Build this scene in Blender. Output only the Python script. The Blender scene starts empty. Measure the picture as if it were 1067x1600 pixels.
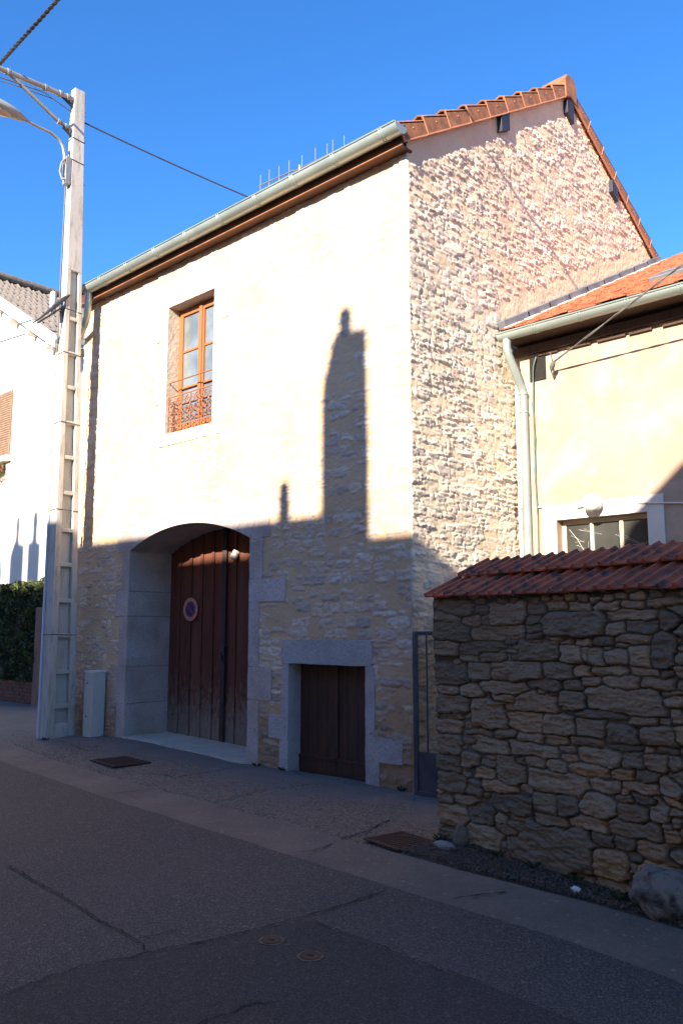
import bpy, bmesh, math, random
import numpy as np
from mathutils import Vector, Matrix

# ------------------------------------------------------------------ camera
sc = bpy.context.scene
col = sc.collection
cam_d = bpy.data.cameras.new('camera')
cam = bpy.data.objects.new('camera', cam_d)
col.objects.link(cam)
PITCH = math.radians(7.9374); HEAD = math.pi - math.radians(47.3187)
hx, hy = math.cos(HEAD), math.sin(HEAD)
Fv = Vector((hx*math.cos(PITCH), hy*math.cos(PITCH), math.sin(PITCH)))
Rv = Vector((hy, -hx, 0)); Uv = Rv.cross(Fv)
cam.matrix_world = Matrix(((Rv.x, Uv.x, -Fv.x, 0), (Rv.y, Uv.y, -Fv.y, 0), (Rv.z, Uv.z, -Fv.z, 1.6), (0, 0, 0, 1)))
cam_d.sensor_fit = 'VERTICAL'; cam_d.sensor_height = 24.0; cam_d.lens = 24*1291/1600
cam_d.clip_end = 2000; cam_d.clip_start = .05
sc.camera = cam
# ------------------------------------------------------------------ sky and sun
SUN = Vector((-.25, 1, -.445)).normalized()          # direction the light travels
w = bpy.data.worlds.new('World'); sc.world = w; w.use_nodes = True
nt = w.node_tree; nt.nodes.clear()
sky = nt.nodes.new('ShaderNodeTexSky'); sky.sky_type = 'NISHITA'; sky.sun_disc = False
sky.sun_elevation = math.radians(23.4); sky.sun_rotation = math.radians(166)
sky.air_density = 1.0; sky.dust_density = .15; sky.ozone_density = 6.0; sky.altitude = 300
hsv = nt.nodes.new('ShaderNodeHueSaturation'); hsv.inputs['Saturation'].default_value = 1.15; hsv.inputs['Hue'].default_value = .504
bg = nt.nodes.new('ShaderNodeBackground'); bg.inputs[1].default_value = .10
wo = nt.nodes.new('ShaderNodeOutputWorld')
nt.links.new(sky.outputs[0], hsv.inputs['Color']); nt.links.new(hsv.outputs[0], bg.inputs[0]); nt.links.new(bg.outputs[0], wo.inputs[0])
sun_d = bpy.data.lights.new('sun', 'SUN'); sun_d.energy = 5.0; sun_d.angle = math.radians(.55); sun_d.color = (1, .86, .70)
sun = bpy.data.objects.new('sun', sun_d); col.objects.link(sun)
sun.rotation_euler = SUN.to_track_quat('-Z', 'Y').to_euler(); sun.location = (10, -30, 30)
sc.view_settings.view_transform = 'Standard'; sc.view_settings.look = 'None'
sc.view_settings.exposure = 1.75; sc.view_settings.gamma = 1

# ================================================================== helpers
random.seed(7)
PI = math.pi
def new_mat(name):
    m = bpy.data.materials.new(name); m.use_nodes = True
    n = m.node_tree; n.nodes.clear()
    out = n.nodes.new('ShaderNodeOutputMaterial'); b = n.nodes.new('ShaderNodeBsdfPrincipled')
    n.links.new(b.outputs[0], out.inputs[0])
    return m, n, b
def N(n, t, **k):
    x = n.nodes.new(t)
    for a, v in k.items():
        if a.startswith('i_'): x.inputs[a[2:].replace('_', ' ')].default_value = v
        else: setattr(x, a, v)
    return x
def pos(n, stretch=(1, 1, 1)):
    g = N(n, 'ShaderNodeNewGeometry'); mp = N(n, 'ShaderNodeMapping')
    mp.inputs['Scale'].default_value = stretch
    n.links.new(g.outputs['Position'], mp.inputs[0]); return mp.outputs[0]
def noise(n, p, scale, detail=6, rough=.55, dist=0):
    x = N(n, 'ShaderNodeTexNoise'); x.inputs['Scale'].default_value = scale; x.inputs['Detail'].default_value = detail
    x.inputs['Roughness'].default_value = rough; x.inputs['Distortion'].default_value = dist
    n.links.new(p, x.inputs['Vector']); return x.outputs[0]
def ramp(n, f, lo, hi, a=(0, 0, 0, 1), b=(1, 1, 1, 1)):
    r = N(n, 'ShaderNodeValToRGB'); e = r.color_ramp.elements
    e[0].position = lo; e[1].position = hi; e[0].color = a; e[1].color = b
    n.links.new(f, r.inputs[0]); return r.outputs[0]
def mix(n, f, a, b, mode='MIX'):
    x = N(n, 'ShaderNodeMixRGB', blend_type=mode)
    for i, v in ((0, f), (1, a), (2, b)):
        if isinstance(v, (int, float)): x.inputs[i].default_value = v
        elif isinstance(v, tuple): x.inputs[i].default_value = v if len(v) == 4 else (*v, 1)
        else: n.links.new(v, x.inputs[i])
    return x.outputs[0]
def bump(n, b, h, strength, dist):
    x = N(n, 'ShaderNodeBump'); x.inputs['Strength'].default_value = strength; x.inputs['Distance'].default_value = dist
    n.links.new(h, x.inputs['Height']); n.links.new(x.outputs[0], b.inputs['Normal']); return x
def pm(name, c1, c2, scale=5, rough=.8, bmp=.3, bscale=60, bdist=.004, metal=0, stretch=(1, 1, 1), spec=.35, lo=.35, hi=.65, c3=None, s3=40, m3=.35):
    m, n, b = new_mat(name); p = pos(n, stretch)
    c = mix(n, ramp(n, noise(n, p, scale), lo, hi), c1, c2)
    if c3: c = mix(n, ramp(n, noise(n, p, s3, 8, .65), .5, .5+m3), c, c3)
    n.links.new(c, b.inputs['Base Color'])
    b.inputs['Roughness'].default_value = rough; b.inputs['Metallic'].default_value = metal
    b.inputs['Specular IOR Level'].default_value = spec
    if bmp: bump(n, b, noise(n, p, bscale, 8, .6), bmp, bdist)
    return m

class MB:
    def __init__(s): s.v = []; s.f = []
    def add(s, vs, fs):
        o = len(s.v); s.v += [tuple(v) for v in vs]; s.f += [[i+o for i in f] for f in fs]; return s
    def box(s, x0, x1, y0, y1, z0, z1):
        return s.add([(x0,y0,z0),(x1,y0,z0),(x1,y1,z0),(x0,y1,z0),(x0,y0,z1),(x1,y0,z1),(x1,y1,z1),(x0,y1,z1)],
                     [(0,3,2,1),(4,5,6,7),(0,1,5,4),(1,2,6,5),(2,3,7,6),(3,0,4,7)])
    def rbox(s, x0, x1, y0, y1, z0, z1, step=.035, amp=.006):     # hand-cut block with uneven faces
        def g(a, b_): k = max(1, int(round((b_-a)/step))); return np.linspace(a, b_, k+1)
        def off(P):
            x, y, z = P[..., 0], P[..., 1], P[..., 2]
            return np.stack([vn(x*17+z*13, y*19+z*11, 201)+.6*vn(x*45+z*31, y*41+z*37, 204), vn(x*15+z*12, y*21-z*13, 202)+.6*vn(x*41+z*33, y*43+z*39, 205), vn(x*18-z*14, y*16+z*12, 203)], -1)*amp
        for ax_, va, o1, o2, A_, B_ in ((0, x0, 1, 2, g(y0, y1), g(z0, z1)), (0, x1, 1, 2, g(y0, y1), g(z0, z1)), (1, y0, 0, 2, g(x0, x1), g(z0, z1)), (2, z0, 0, 1, g(x0, x1), g(y0, y1)), (2, z1, 0, 1, g(x0, x1), g(y0, y1))):
            a, b_ = np.meshgrid(A_, B_, indexing='ij'); P = np.zeros(a.shape+(3,)); P[..., ax_] = va; P[..., o1] = a; P[..., o2] = b_
            P = P+off(P); n1, n2 = a.shape; fl = (va in (x1, ) and ax_ == 0) or (ax_ == 1) or (ax_ == 2 and va == z1)
            fs = []
            for i in range(n1-1):
                for j in range(n2-1):
                    q = (i*n2+j, (i+1)*n2+j, (i+1)*n2+j+1, i*n2+j+1); fs.append(q if fl else q[::-1])
            s.add(P.reshape(-1, 3).tolist(), fs)
        return s
    def obox(s, c, a, b, d):            # centre and three half-axis vectors
        c, a, b, d = map(Vector, (c, a, b, d))
        vs = [c+i*a+j*b+k*d for k in (-1, 1) for i, j in ((-1,-1),(1,-1),(1,1),(-1,1))]
        fs = [(0,3,2,1),(4,5,6,7),(0,1,5,4),(1,2,6,5),(2,3,7,6),(3,0,4,7)]
        if a.cross(b).dot(d) < 0: fs = [tuple(reversed(f)) for f in fs]
        return s.add(vs, fs)
    def prism(s, poly, vec):
        vec = Vector(vec); poly = [Vector(p) for p in poly]; n = len(poly)
        nm = Vector((0, 0, 0))
        for i in range(n): nm += poly[i].cross(poly[(i+1) % n])
        if nm.dot(vec) > 0: poly = poly[::-1]
        vs = poly + [p+vec for p in poly]
        fs = [tuple(range(n)), tuple(range(2*n-1, n-1, -1))] + [(i, n+i, n+(i+1) % n, (i+1) % n) for i in range(n)]
        return s.add(vs, fs)
    def tube(s, pts, r, n=8, caps=True):
        pts = [Vector(p) for p in pts]; m = len(pts); rs = r if isinstance(r, (list, tuple)) else [r]*m
        vs = []; prev = None
        for i, p in enumerate(pts):
            t = (pts[min(i+1, m-1)]-pts[max(i-1, 0)]).normalized()
            if prev is None: a = t.cross(Vector((0, 0, 1)) if abs(t.z) < .9 else Vector((1, 0, 0))).normalized()
            else: a = (prev - t*prev.dot(t)).normalized()
            prev = a; b = t.cross(a)
            for k in range(n):
                an = 2*PI*k/n; vs.append(p+(a*math.cos(an)+b*math.sin(an))*rs[i])
        fs = [(i*n+k, i*n+(k+1) % n, (i+1)*n+(k+1) % n, (i+1)*n+k) for i in range(m-1) for k in range(n)]
        if caps: fs += [tuple(range(n-1, -1, -1)), tuple((m-1)*n+k for k in range(n))]
        return s.add(vs, fs)
    def ball(s, c, r, n=16, m=10, sc_=(1, 1, 1)):
        vs = [(c[0]+r*sc_[0]*math.sin(PI*j/m)*math.cos(2*PI*i/n), c[1]+r*sc_[1]*math.sin(PI*j/m)*math.sin(2*PI*i/n), c[2]+r*sc_[2]*math.cos(PI*j/m)) for j in range(m+1) for i in range(n)]
        fs = [(j*n+i, (j+1)*n+i, (j+1)*n+(i+1) % n, j*n+(i+1) % n) for j in range(m) for i in range(n)]
        return s.add(vs, fs)
    def build(s, name, mat, parent=None, smooth=False, bevel=0, seg=2):
        me = bpy.data.meshes.new(name); me.from_pydata(s.v, [], s.f); me.validate()
        if mat: me.materials.append(mat)
        if smooth: me.polygons.foreach_set('use_smooth', [True]*len(me.polygons))
        o = bpy.data.objects.new(name, me); link(o, parent)
        if smooth:
            e = o.modifiers.new('w', 'EDGE_SPLIT'); e.split_angle = math.radians(40)
        if bevel:
            e = o.modifiers.new('b', 'BEVEL'); e.width = bevel; e.segments = seg; e.limit_method = 'ANGLE'; e.angle_limit = math.radians(40)
        return o
def split(mb, name, mat, parent, **kw):      # one object for every separate piece
    n = len(mb.v); par = list(range(n))
    def find(a):
        while par[a] != a: par[a] = par[par[a]]; a = par[a]
        return a
    for f in mb.f:
        for i in f[1:]: par[find(i)] = find(f[0])
    comp = {}
    for i in range(n): comp.setdefault(find(i), []).append(i)
    bb = []
    for k, vs in comp.items():
        c = np.array([mb.v[i] for i in vs]); bb.append([c.min(0)-.004, c.max(0)+.004, [k]])
    done = False
    while not done:
        done = True
        for i in range(len(bb)):
            for j in range(i+1, len(bb)):
                if (bb[i][0] <= bb[j][1]).all() and (bb[j][0] <= bb[i][1]).all():
                    bb[i] = [np.minimum(bb[i][0], bb[j][0]), np.maximum(bb[i][1], bb[j][1]), bb[i][2]+bb[j][2]]; del bb[j]; done = False; break
            if not done: break
    out = []
    for _, _, ks in bb:
        q = MB(); mp = {}
        for f in mb.f:
            if find(f[0]) in ks:
                for i in f:
                    if i not in mp: mp[i] = len(q.v); q.v.append(mb.v[i])
                q.f.append([mp[i] for i in f])
        out.append(q.build(name, mat, parent, **kw))
    return out
def link(o, parent=None):
    col.objects.link(o)
    if parent:
        o.parent = parent
        if parent.type == 'EMPTY': o.matrix_parent_inverse = Matrix.Translation(-parent.location)
def thing(name, label, cat, loc, group=None):
    o = bpy.data.objects.new(name, None); o.location = loc; o.empty_display_size = .2; col.objects.link(o)
    return tag(o, label, cat, group)
def tag(o, label=None, cat=None, group=None, kind=None):
    if label: o['label'] = label
    if cat: o['category'] = cat
    if group: o['group'] = group
    if kind: o['kind'] = kind
    return o
def copy_tree(root, loc):
    r = root.copy(); col.objects.link(r); r.location = loc
    for ch in root.children:
        c = ch.copy(); col.objects.link(c); c.parent = r; c.matrix_parent_inverse = ch.matrix_parent_inverse.copy()
        for g in ch.children:
            d = g.copy(); col.objects.link(d); d.parent = c; d.matrix_parent_inverse = g.matrix_parent_inverse.copy()
    return r

# ---- numpy noise and masonry fields
def vn(x, y, seed):
    T = np.random.RandomState(seed).rand(256, 256)
    xi = np.floor(x).astype(int); yi = np.floor(y).astype(int); fx = x-xi; fy = y-yi
    fx = fx*fx*(3-2*fx); fy = fy*fy*(3-2*fy)
    a = T[xi & 255, yi & 255]; b = T[(xi+1) & 255, yi & 255]; c = T[xi & 255, (yi+1) & 255]; d = T[(xi+1) & 255, (yi+1) & 255]
    return (a*(1-fx)+b*fx)*(1-fy)+(c*(1-fx)+d*fx)*fy-.5
def fbm(x, y, seed, oc=4, g=.5):
    r = 0; a = 1
    for i in range(oc): r = r+a*vn(x*2**i+7.3*i, y*2**i+3.1*i, seed+i); a *= g
    return r
def sstep(x, a, b):
    t = np.clip((x-a)/(b-a), 0, 1); return t*t*(3-2*t)
def courses(u0, u1, v0, v1, h, wd, rs, tilt=.06):
    out = []; v = v0
    while v < v1:
        hh = rs.uniform(*h); u = u0-rs.uniform(0, .3)
        while u < u1:
            ww = rs.uniform(*wd)*(1.4 if rs.rand() < .15 else 1); k = 1
            if rs.rand() < .25 and hh > .07:          # two thin stones one above the other
                out.append((u+ww/2, v+hh*.27, ww/2, hh*.25, rs.normal(0, tilt))); out.append((u+ww/2+rs.uniform(-.03, .03), v+hh*.77, ww/2, hh*.25, rs.normal(0, tilt)))
            else: out.append((u+ww/2, v+hh/2+rs.uniform(-.015, .015), ww/2*rs.uniform(.85, 1), hh/2*rs.uniform(.75, 1.05), rs.normal(0, tilt)))
            u += ww
        v += hh
    return out
def field(U, V, st, warp=.012, seed=3, p=3.5, wf=9):
    Uw = U+warp*2*fbm(U*wf, V*wf*1.4, seed, 3); Vw = V+warp*1.4*fbm(U*wf, V*wf*1.4, seed+20, 3)
    du = U[0, 1]-U[0, 0]; u0 = U[0, 0]; v0 = V[0, 0]; sh = U.shape
    d1 = np.full(sh, 9.); d2 = np.full(sh, 9.); idx = np.zeros(sh, int)
    for k, (cu, cv, hw, hh, an) in enumerate(st):
        R = max(hw, hh)
        ra = hw*1.7+.05; rb = hh*1.9+.05+abs(an)*hw
        i0 = max(int((cu-ra-u0)/du), 0); i1 = min(int((cu+ra-u0)/du)+1, sh[1]); j0 = max(int((cv-rb-v0)/du), 0); j1 = min(int((cv+rb-v0)/du)+1, sh[0])
        if i0 >= i1 or j0 >= j1: continue
        s = (slice(j0, j1), slice(i0, i1)); a = Uw[s]-cu; b = Vw[s]-cv; ca, sa = math.cos(an), math.sin(an)
        x = np.abs(a*ca+b*sa)/hw; y = np.abs(-a*sa+b*ca)/hh
        d = (x**p+y**p)**(1/p)
        A = d1[s]; B = d2[s]; I = idx[s]; w1 = d < A
        B[:] = np.where(w1, A, np.minimum(B, d)); A[:] = np.where(w1, d, A); I[:] = np.where(w1, k, I)
    return d1, d2, idx
def sheet(name, P, mask, cols, mat, parent, smooth=True):
    nv, nu = P.shape[:2]; ii = np.arange(nv*nu).reshape(nv, nu)
    q = np.stack([ii[:-1, :-1], ii[:-1, 1:], ii[1:, 1:], ii[1:, :-1]], -1)[mask]
    used = np.zeros(nv*nu, bool); used[q.ravel()] = True; remap = np.cumsum(used)-1; q = remap[q]
    V = P.reshape(-1, 3)[used]; me = bpy.data.meshes.new(name); nf = len(q)
    me.vertices.add(len(V)); me.vertices.foreach_set('co', V.astype(np.float32).ravel())
    me.loops.add(nf*4); me.loops.foreach_set('vertex_index', q.ravel().astype(np.int32))
    me.polygons.add(nf); me.polygons.foreach_set('loop_start', np.arange(0, nf*4, 4, dtype=np.int32)); me.polygons.foreach_set('loop_total', np.full(nf, 4, np.int32))
    me.polygons.foreach_set('use_smooth', np.full(nf, smooth)); me.update(calc_edges=True)
    if cols is not None:
        at = me.color_attributes.new('stone', 'FLOAT_COLOR', 'POINT')
        C = np.concatenate([cols.reshape(-1, 3)[used], np.ones((len(V), 1))], 1); at.data.foreach_set('color', C.astype(np.float32).ravel())
    me.materials.append(mat); o = bpy.data.objects.new(name, me); link(o, parent); return o

def masonry_mat(name, mortar1, mortar2, s1, s2, s3, dirt=None, pink=None, rough=.9, dz=0.0):
    m, n, b = new_mat(name); p = pos(n)
    at = N(n, 'ShaderNodeAttribute', attribute_name='stone'); sp = N(n, 'ShaderNodeSeparateColor'); n.links.new(at.outputs['Color'], sp.inputs[0])
    mo = mix(n, ramp(n, noise(n, p, 2.2), .35, .65), mortar1, mortar2)
    mo = mix(n, ramp(n, noise(n, p, 90, 4), .45, .8), mo, tuple(c*.72 for c in mortar1))
    st = mix(n, ramp(n, sp.outputs[1], .2, .75), s1, s2)
    st = mix(n, ramp(n, sp.outputs[2], .55, .95), st, s3)
    st = mix(n, ramp(n, noise(n, p, 26, 8, .7), .38, .72), st, mix(n, .55, st, tuple(c*.45 for c in s3)))
    c = mix(n, sp.outputs[0], mo, st)
    sx = N(n, 'ShaderNodeSeparateXYZ'); n.links.new(p, sx.inputs[0])
    if pink:
        c = mix(n, mix(n, ramp(n, mathn(n, 'MULTIPLY_ADD', noise(n, p, .8), 3.0, sx.outputs[2]), .0, 1), 0, 0) if False else ramp(n, mathn(n, 'MULTIPLY', mathn(n, 'MULTIPLY_ADD', noise(n, p, .7), 2.4, sx.outputs[2]), .1), .48, .86, (0,0,0,1), (.8,.8,.8,1)), c, mix(n, 1.0, c, pink, 'MULTIPLY'))
    if dirt:
        f = ramp(n, mathn(n, 'MULTIPLY_ADD', noise(n, p, 3.5, 8, .65), -1.5, mathn(n, 'MULTIPLY_ADD', sx.outputs[2], 1.0, .75-dz)), .02, .75, (.8, .8, .8, 1), (0, 0, 0, 1))
        c = mix(n, f, c, mix(n, 1.0, c, dirt, 'MULTIPLY'))
    c = mix(n, ramp(n, noise(n, p, .9, 7, .62), .42, .68, (0, 0, 0, 1), (.35, .35, .35, 1)), c, mix(n, 1.0, c, (.62, .56, .50), 'MULTIPLY'))
    n.links.new(c, b.inputs['Base Color']); b.inputs['Roughness'].default_value = rough; b.inputs['Specular IOR Level'].default_value = .2
    bump(n, b, noise(n, p, 70, 8, .65), .5, .008)
    return m
def mathn(n, op, a, b=0, c=0):
    x = N(n, 'ShaderNodeMath', operation=op)
    for i, v in enumerate((a, b, c)):
        if isinstance(v, (int, float)): x.inputs[i].default_value = v
        else: n.links.new(v, x.inputs[i])
    return x.outputs[0]

# ================================================================== materials
M = {}
M['facade'] = masonry_mat('pointed_facade', (.655, .475, .30), (.545, .39, .248), (.64, .52, .43), (.47, .395, .335), (.76, .64, .53), dirt=(.5, .42, .34), dz=.3)
M['gable'] = masonry_mat('rubble_gable', (.74, .60, .43), (.64, .51, .37), (.72, .635, .53), (.50, .455, .40), (.80, .73, .62), dirt=(.42, .30, .20), dz=1.35, pink=(1.0, .945, .90))
M['dry'] = masonry_mat('dry_stone', (.11, .08, .055), (.08, .06, .045), (.36, .275, .185), (.18, .15, .115), (.48, .30, .16))
M['ashlar'] = pm('dressed_limestone', (.45, .43, .425), (.36, .345, .34), 2.2, .85, .8, 26, .014, c3=(.30, .24, .22), s3=40, m3=.28)
M['jamb'] = pm('weathered_jamb', (.50, .44, .42), (.36, .295, .25), 1.8, .85, .8, 26, .012, c3=(.26, .20, .16), s3=34, m3=.3)
M['win_stone'] = pm('window_limestone', (.56, .50, .41), (.48, .43, .35), 3, .85, .5, 45, .006, c3=(.3, .27, .22), s3=30)
M['thresh'] = pm('threshold_stone', (.62, .50, .38), (.50, .40, .31), 3, .8, .2, 60)
M['zinc'] = pm('zinc', (.37, .43, .40), (.30, .355, .335), 2.5, .40, .12, 20, metal=.5, spec=.5)
M['lead'] = pm('lead_flashing', (.18, .19, .21), (.13, .14, .16), 3, .5, .2, 30, metal=.3)
M['purlin'] = pm('dark_cladding', (.035, .035, .045), (.02, .02, .03), 6, .5, .1)
M['fascia'] = pm('varnished_fascia', (.11, .038, .014), (.075, .026, .012), 4, .5, .2, 40, stretch=(1, 12, 12))
M['verge'] = pm('clay_verge', (.34, .14, .065), (.17, .075, .04), 7, .75, .3, 60, c3=(.13, .075, .04), s3=14, m3=.22, lo=.3, hi=.7)
M['verge_bright'] = pm('clay_edge', (.55, .24, .12), (.45, .19, .1), 7, .75, .2)
M['clay'] = pm('clay_roof', (.40, .15, .07), (.28, .11, .055), 9, .8, .3)
M['orange'] = pm('orange_flat_tile', (.42, .14, .068), (.27, .085, .05), 9, .8, .3, lo=.4, hi=.6, c3=(.5, .22, .13), s3=14)
M['coping'] = pm('coping_tile', (.52, .125, .055), (.30, .08, .042), 5, .85, .6, 70, .005, c3=(.075, .055, .045), s3=9, m3=.14)
M['oak'] = pm('window_wood', (.36, .125, .04), (.30, .10, .035), 5, .45, .15, 50, stretch=(8, 8, 1))
M['rust'] = pm('rusty_iron', (.26, .11, .06), (.17, .075, .045), 20, .75, .4, 120)
M['iron'] = pm('dark_iron', (.04, .045, .055), (.06, .065, .075), 9, .5, .2, metal=.4)
M['gate'] = pm('gate_paint', (.085, .08, .10), (.055, .055, .07), 5, .55, .2, 30, metal=.2)
M['conc'] = pm('pole_concrete', (.50, .50, .455), (.41, .41, .37), 3, .85, .5, 90, .004, stretch=(1, 1, .22), c3=(.25, .235, .19), s3=14, m3=.24)
M['metal'] = pm('galvanised', (.36, .37, .35), (.28, .29, .27), 9, .5, .2, metal=.5)
M['duct'] = pm('cable_duct', (.52, .58, .66), (.45, .5, .58), 3, .5, .05)
M['black'] = pm('black_cable', (.02, .02, .022), (.035, .035, .04), 20, .6, .1)
M['greycable'] = pm('grey_cable', (.16, .15, .14), (.1, .1, .1), 20, .6, .1)
M['white'] = pm('white_paint', (.78, .77, .72), (.70, .69, .64), 3, .5, .05)
M['render_w'] = pm('white_render', (.78, .72, .62), (.72, .66, .56), 2, .9, .3, 90, .003)
M['render_y'] = pm('cream_render', (.40, .29, .215), (.33, .23, .16), 1.5, .9, .3, 60, .004, c3=(.5, .40, .30), s3=2.2, m3=.25)
M['band'] = pm('window_band', (.66, .62, .55), (.58, .54, .48), 3, .85, .2)
M['cabinet'] = pm('cabinet_plastic', (.52, .54, .49), (.47, .49, .44), 2, .5, .05, c3=(.4, .4, .35), s3=6)
M['slatwood'] = pm('shutter_slats', (.24, .155, .10), (.17, .11, .07), 8, .7, .2)
M['dark_tile'] = pm('dark_roof_tile', (.17, .145, .125), (.10, .09, .08), 12, .8, .4, 60, c3=(.26, .23, .2), s3=20)
M['cellar'] = pm('cellar_wood', (.075, .038, .024), (.045, .026, .018), 3, .7, .4, 40, stretch=(14, 14, 1))
M['brick'] = pm('low_brick', (.20, .09, .06), (.13, .065, .05), 8, .9, .5)
M['globe'] = pm('globe_glass', (.72, .68, .60), (.66, .62, .55), 4, .15, 0, spec=.6)
M['red'] = pm('sign_red', (.42, .05, .03), (.36, .045, .03), 6, .5, .05)
M['cream'] = pm('sign_band', (.50, .36, .30), (.42, .30, .25), 30, .5, .05)
M['blue'] = pm('sign_blue', (.025, .045, .17), (.03, .05, .15), 6, .45, .05)
M['castiron'] = pm('cast_iron_cover', (.085, .045, .03), (.06, .035, .028), 12, .7, .5, 80, metal=.2)
M['ring_iron'] = pm('ring_iron', (.15, .11, .085), (.07, .05, .04), 30, .7, .4, 80)
M['crack'] = pm('crack', (.012, .012, .012), (.02, .018, .016), 20, .95, 0)
M['boulder'] = pm('whitewashed_rock', (.25, .215, .18), (.04, .032, .025), 9, .9, .9, 50, .015, lo=.44, hi=.60, c3=(.16, .13, .10), s3=22, m3=.2)
M['pebble'] = pm('pebbles', (.17, .13, .10), (.07, .055, .043), 60, .9, .2)
M['soil'] = pm('soil', (.075, .053, .036), (.045, .033, .024), 14, .95, .9, 60, .02, c3=(.14, .11, .085), s3=70, m3=.15)
M['opp'] = pm('opposite_render', (.82, .62, .40), (.76, .57, .36), 1, .9, .2)
M['opp_roof'] = pm('opposite_roof', (.25, .12, .07), (.18, .09, .06), 8, .8, .3)
M['opp_paint'] = pm('shutter_paint', (.22, .16, .11), (.18, .13, .09), 3, .6, .1)

def glass_mat(name, col_, rough=.04, ior=1.9):
    m, n, b = new_mat(name); p = pos(n)
    n.links.new(mix(n, ramp(n, noise(n, p, 2.5, 3), .4, .7), col_, tuple(c*1.8 for c in col_)), b.inputs['Base Color'])
    b.inputs['Roughness'].default_value = rough; b.inputs['IOR'].default_value = ior
    bump(n, b, noise(n, p, 3, 2), .08, .01); return m
M['glass'] = glass_mat('window_glass', (.10, .12, .13))
M['glass_old'] = glass_mat('dusty_glass', (.035, .037, .033), .25, 1.5)

# garage planks: dark red paint, worn to grey wood near the bottom
m, n, b = new_mat('worn_red_planks'); M['plank'] = m; p = pos(n); pg = pos(n, (16, 16, 1.2))
sx = N(n, 'ShaderNodeSeparateXYZ'); n.links.new(p, sx.inputs[0])
c = mix(n, ramp(n, noise(n, pg, 2, 6), .3, .7), (.145, .050, .032), (.085, .032, .022))
c = mix(n, ramp(n, noise(n, pos(n, (4, 4, .35)), 1.6, 3), .5, .72), c, (.15, .06, .038))
wear = ramp(n, mathn(n, 'MULTIPLY_ADD', sx.outputs[2], -.62, mathn(n, 'MULTIPLY_ADD', noise(n, pos(n, (9, 9, 4)), 2.2, 9, .72), 1.5, .22)), .45, .82)
c = mix(n, wear, c, mix(n, ramp(n, noise(n, pg, 5, 8), .35, .65), (.16, .13, .10), (.24, .20, .16)))
n.links.new(c, b.inputs['Base Color']); b.inputs['Roughness'].default_value = .75; b.inputs['Specular IOR Level'].default_value = .25
bump(n, b, noise(n, pg, 6, 8, .7), .5, .006)

def ground_mat(name, a, c2, speck, sscale=160, patch=1.2, rough=.9, bd=.006, spk=(.62, .8)):
    m, n, b = new_mat(name); p = pos(n)
    c = mix(n, ramp(n, noise(n, p, patch, 5, .6), .35, .65), a, c2)
    c = mix(n, ramp(n, noise(n, p, 14, 6, .7), .45, .8, (0, 0, 0, 1), (.45, .45, .45, 1)), c, tuple(v*.6 for v in a))
    v = N(n, 'ShaderNodeTexVoronoi'); v.inputs['Scale'].default_value = sscale; n.links.new(p, v.inputs[0])
    sc_ = N(n, 'ShaderNodeSeparateColor'); n.links.new(v.outputs['Color'], sc_.inputs[0])
    c = mix(n, ramp(n, sc_.outputs[0], *spk), c, speck)
    n.links.new(c, b.inputs['Base Color']); b.inputs['Roughness'].default_value = rough; b.inputs['Specular IOR Level'].default_value = .25
    v2 = N(n, 'ShaderNodeTexVoronoi'); v2.inputs['Scale'].default_value = sscale*.35; n.links.new(p, v2.inputs[0])
    s2 = N(n, 'ShaderNodeSeparateColor'); n.links.new(v2.outputs['Color'], s2.inputs[0])
    c = mix(n, ramp(n, s2.outputs[1], .975, .99), c, tuple(v_*1.05 for v_ in speck)); n.links.new(c, b.inputs['Base Color'])
    h = mathn(n, 'MULTIPLY_ADD', v.outputs['Distance'], -1.0, mathn(n, 'MULTIPLY', noise(n, p, 30, 6), .8))
    bump(n, b, h, .7, bd); return m
M['asphalt'] = ground_mat('asphalt', (.098, .080, .066), (.078, .066, .057), (.18, .14, .12), 170, .8)
M['asphalt2'] = ground_mat('asphalt_patch', (.074, .056, .049), (.060, .048, .042), (.12, .10, .088), 190, .9)
M['channel'] = ground_mat('channel_concrete', (.215, .168, .13), (.155, .122, .097), (.25, .19, .145), 120, 1.6, spk=(.8, 1))
M['gravel'] = ground_mat('gravel_ground', (.21, .19, .16), (.16, .145, .125), (.30, .27, .23), 45, 1.2, bd=.02, spk=(.4, .7))
# sidewalk: patches of smooth grey tarmac in worn gravelly tarmac
m, n, b = new_mat('worn_pavement'); M['walk'] = m; p = pos(n)
v = N(n, 'ShaderNodeTexVoronoi'); v.inputs['Scale'].default_value = 55; n.links.new(p, v.inputs[0])
s_ = N(n, 'ShaderNodeSeparateColor'); n.links.new(v.outputs['Color'], s_.inputs[0])
gr = mix(n, s_.outputs[0], (.10, .078, .058), (.24, .19, .145))
sm = mix(n, ramp(n, noise(n, p, 2, 5), .35, .65), (.175, .140, .115), (.14, .112, .094))
sm = mix(n, ramp(n, noise(n, p, 40, 6, .7), .5, .8), sm, (.08, .078, .075))
gx = N(n, 'ShaderNodeSeparateXYZ'); n.links.new(p, gx.inputs[0])
mk = ramp(n, mathn(n, 'ADD', noise(n, p, 1.1, 7, .55), mathn(n, 'MULTIPLY_ADD', gx.outputs[1], -.34, mathn(n, 'MULTIPLY_ADD', gx.outputs[0], -.02, 1.8))), .47, .52)
n.links.new(mix(n, mk, sm, gr), b.inputs['Base Color']); b.inputs['Roughness'].default_value = .9
h = mathn(n, 'MULTIPLY', mathn(n, 'SUBTRACT', 1.0, v.outputs['Distance']), mathn(n, 'MULTIPLY_ADD', mk, .9, .1))
bump(n, b, h, .9, .015)

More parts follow.
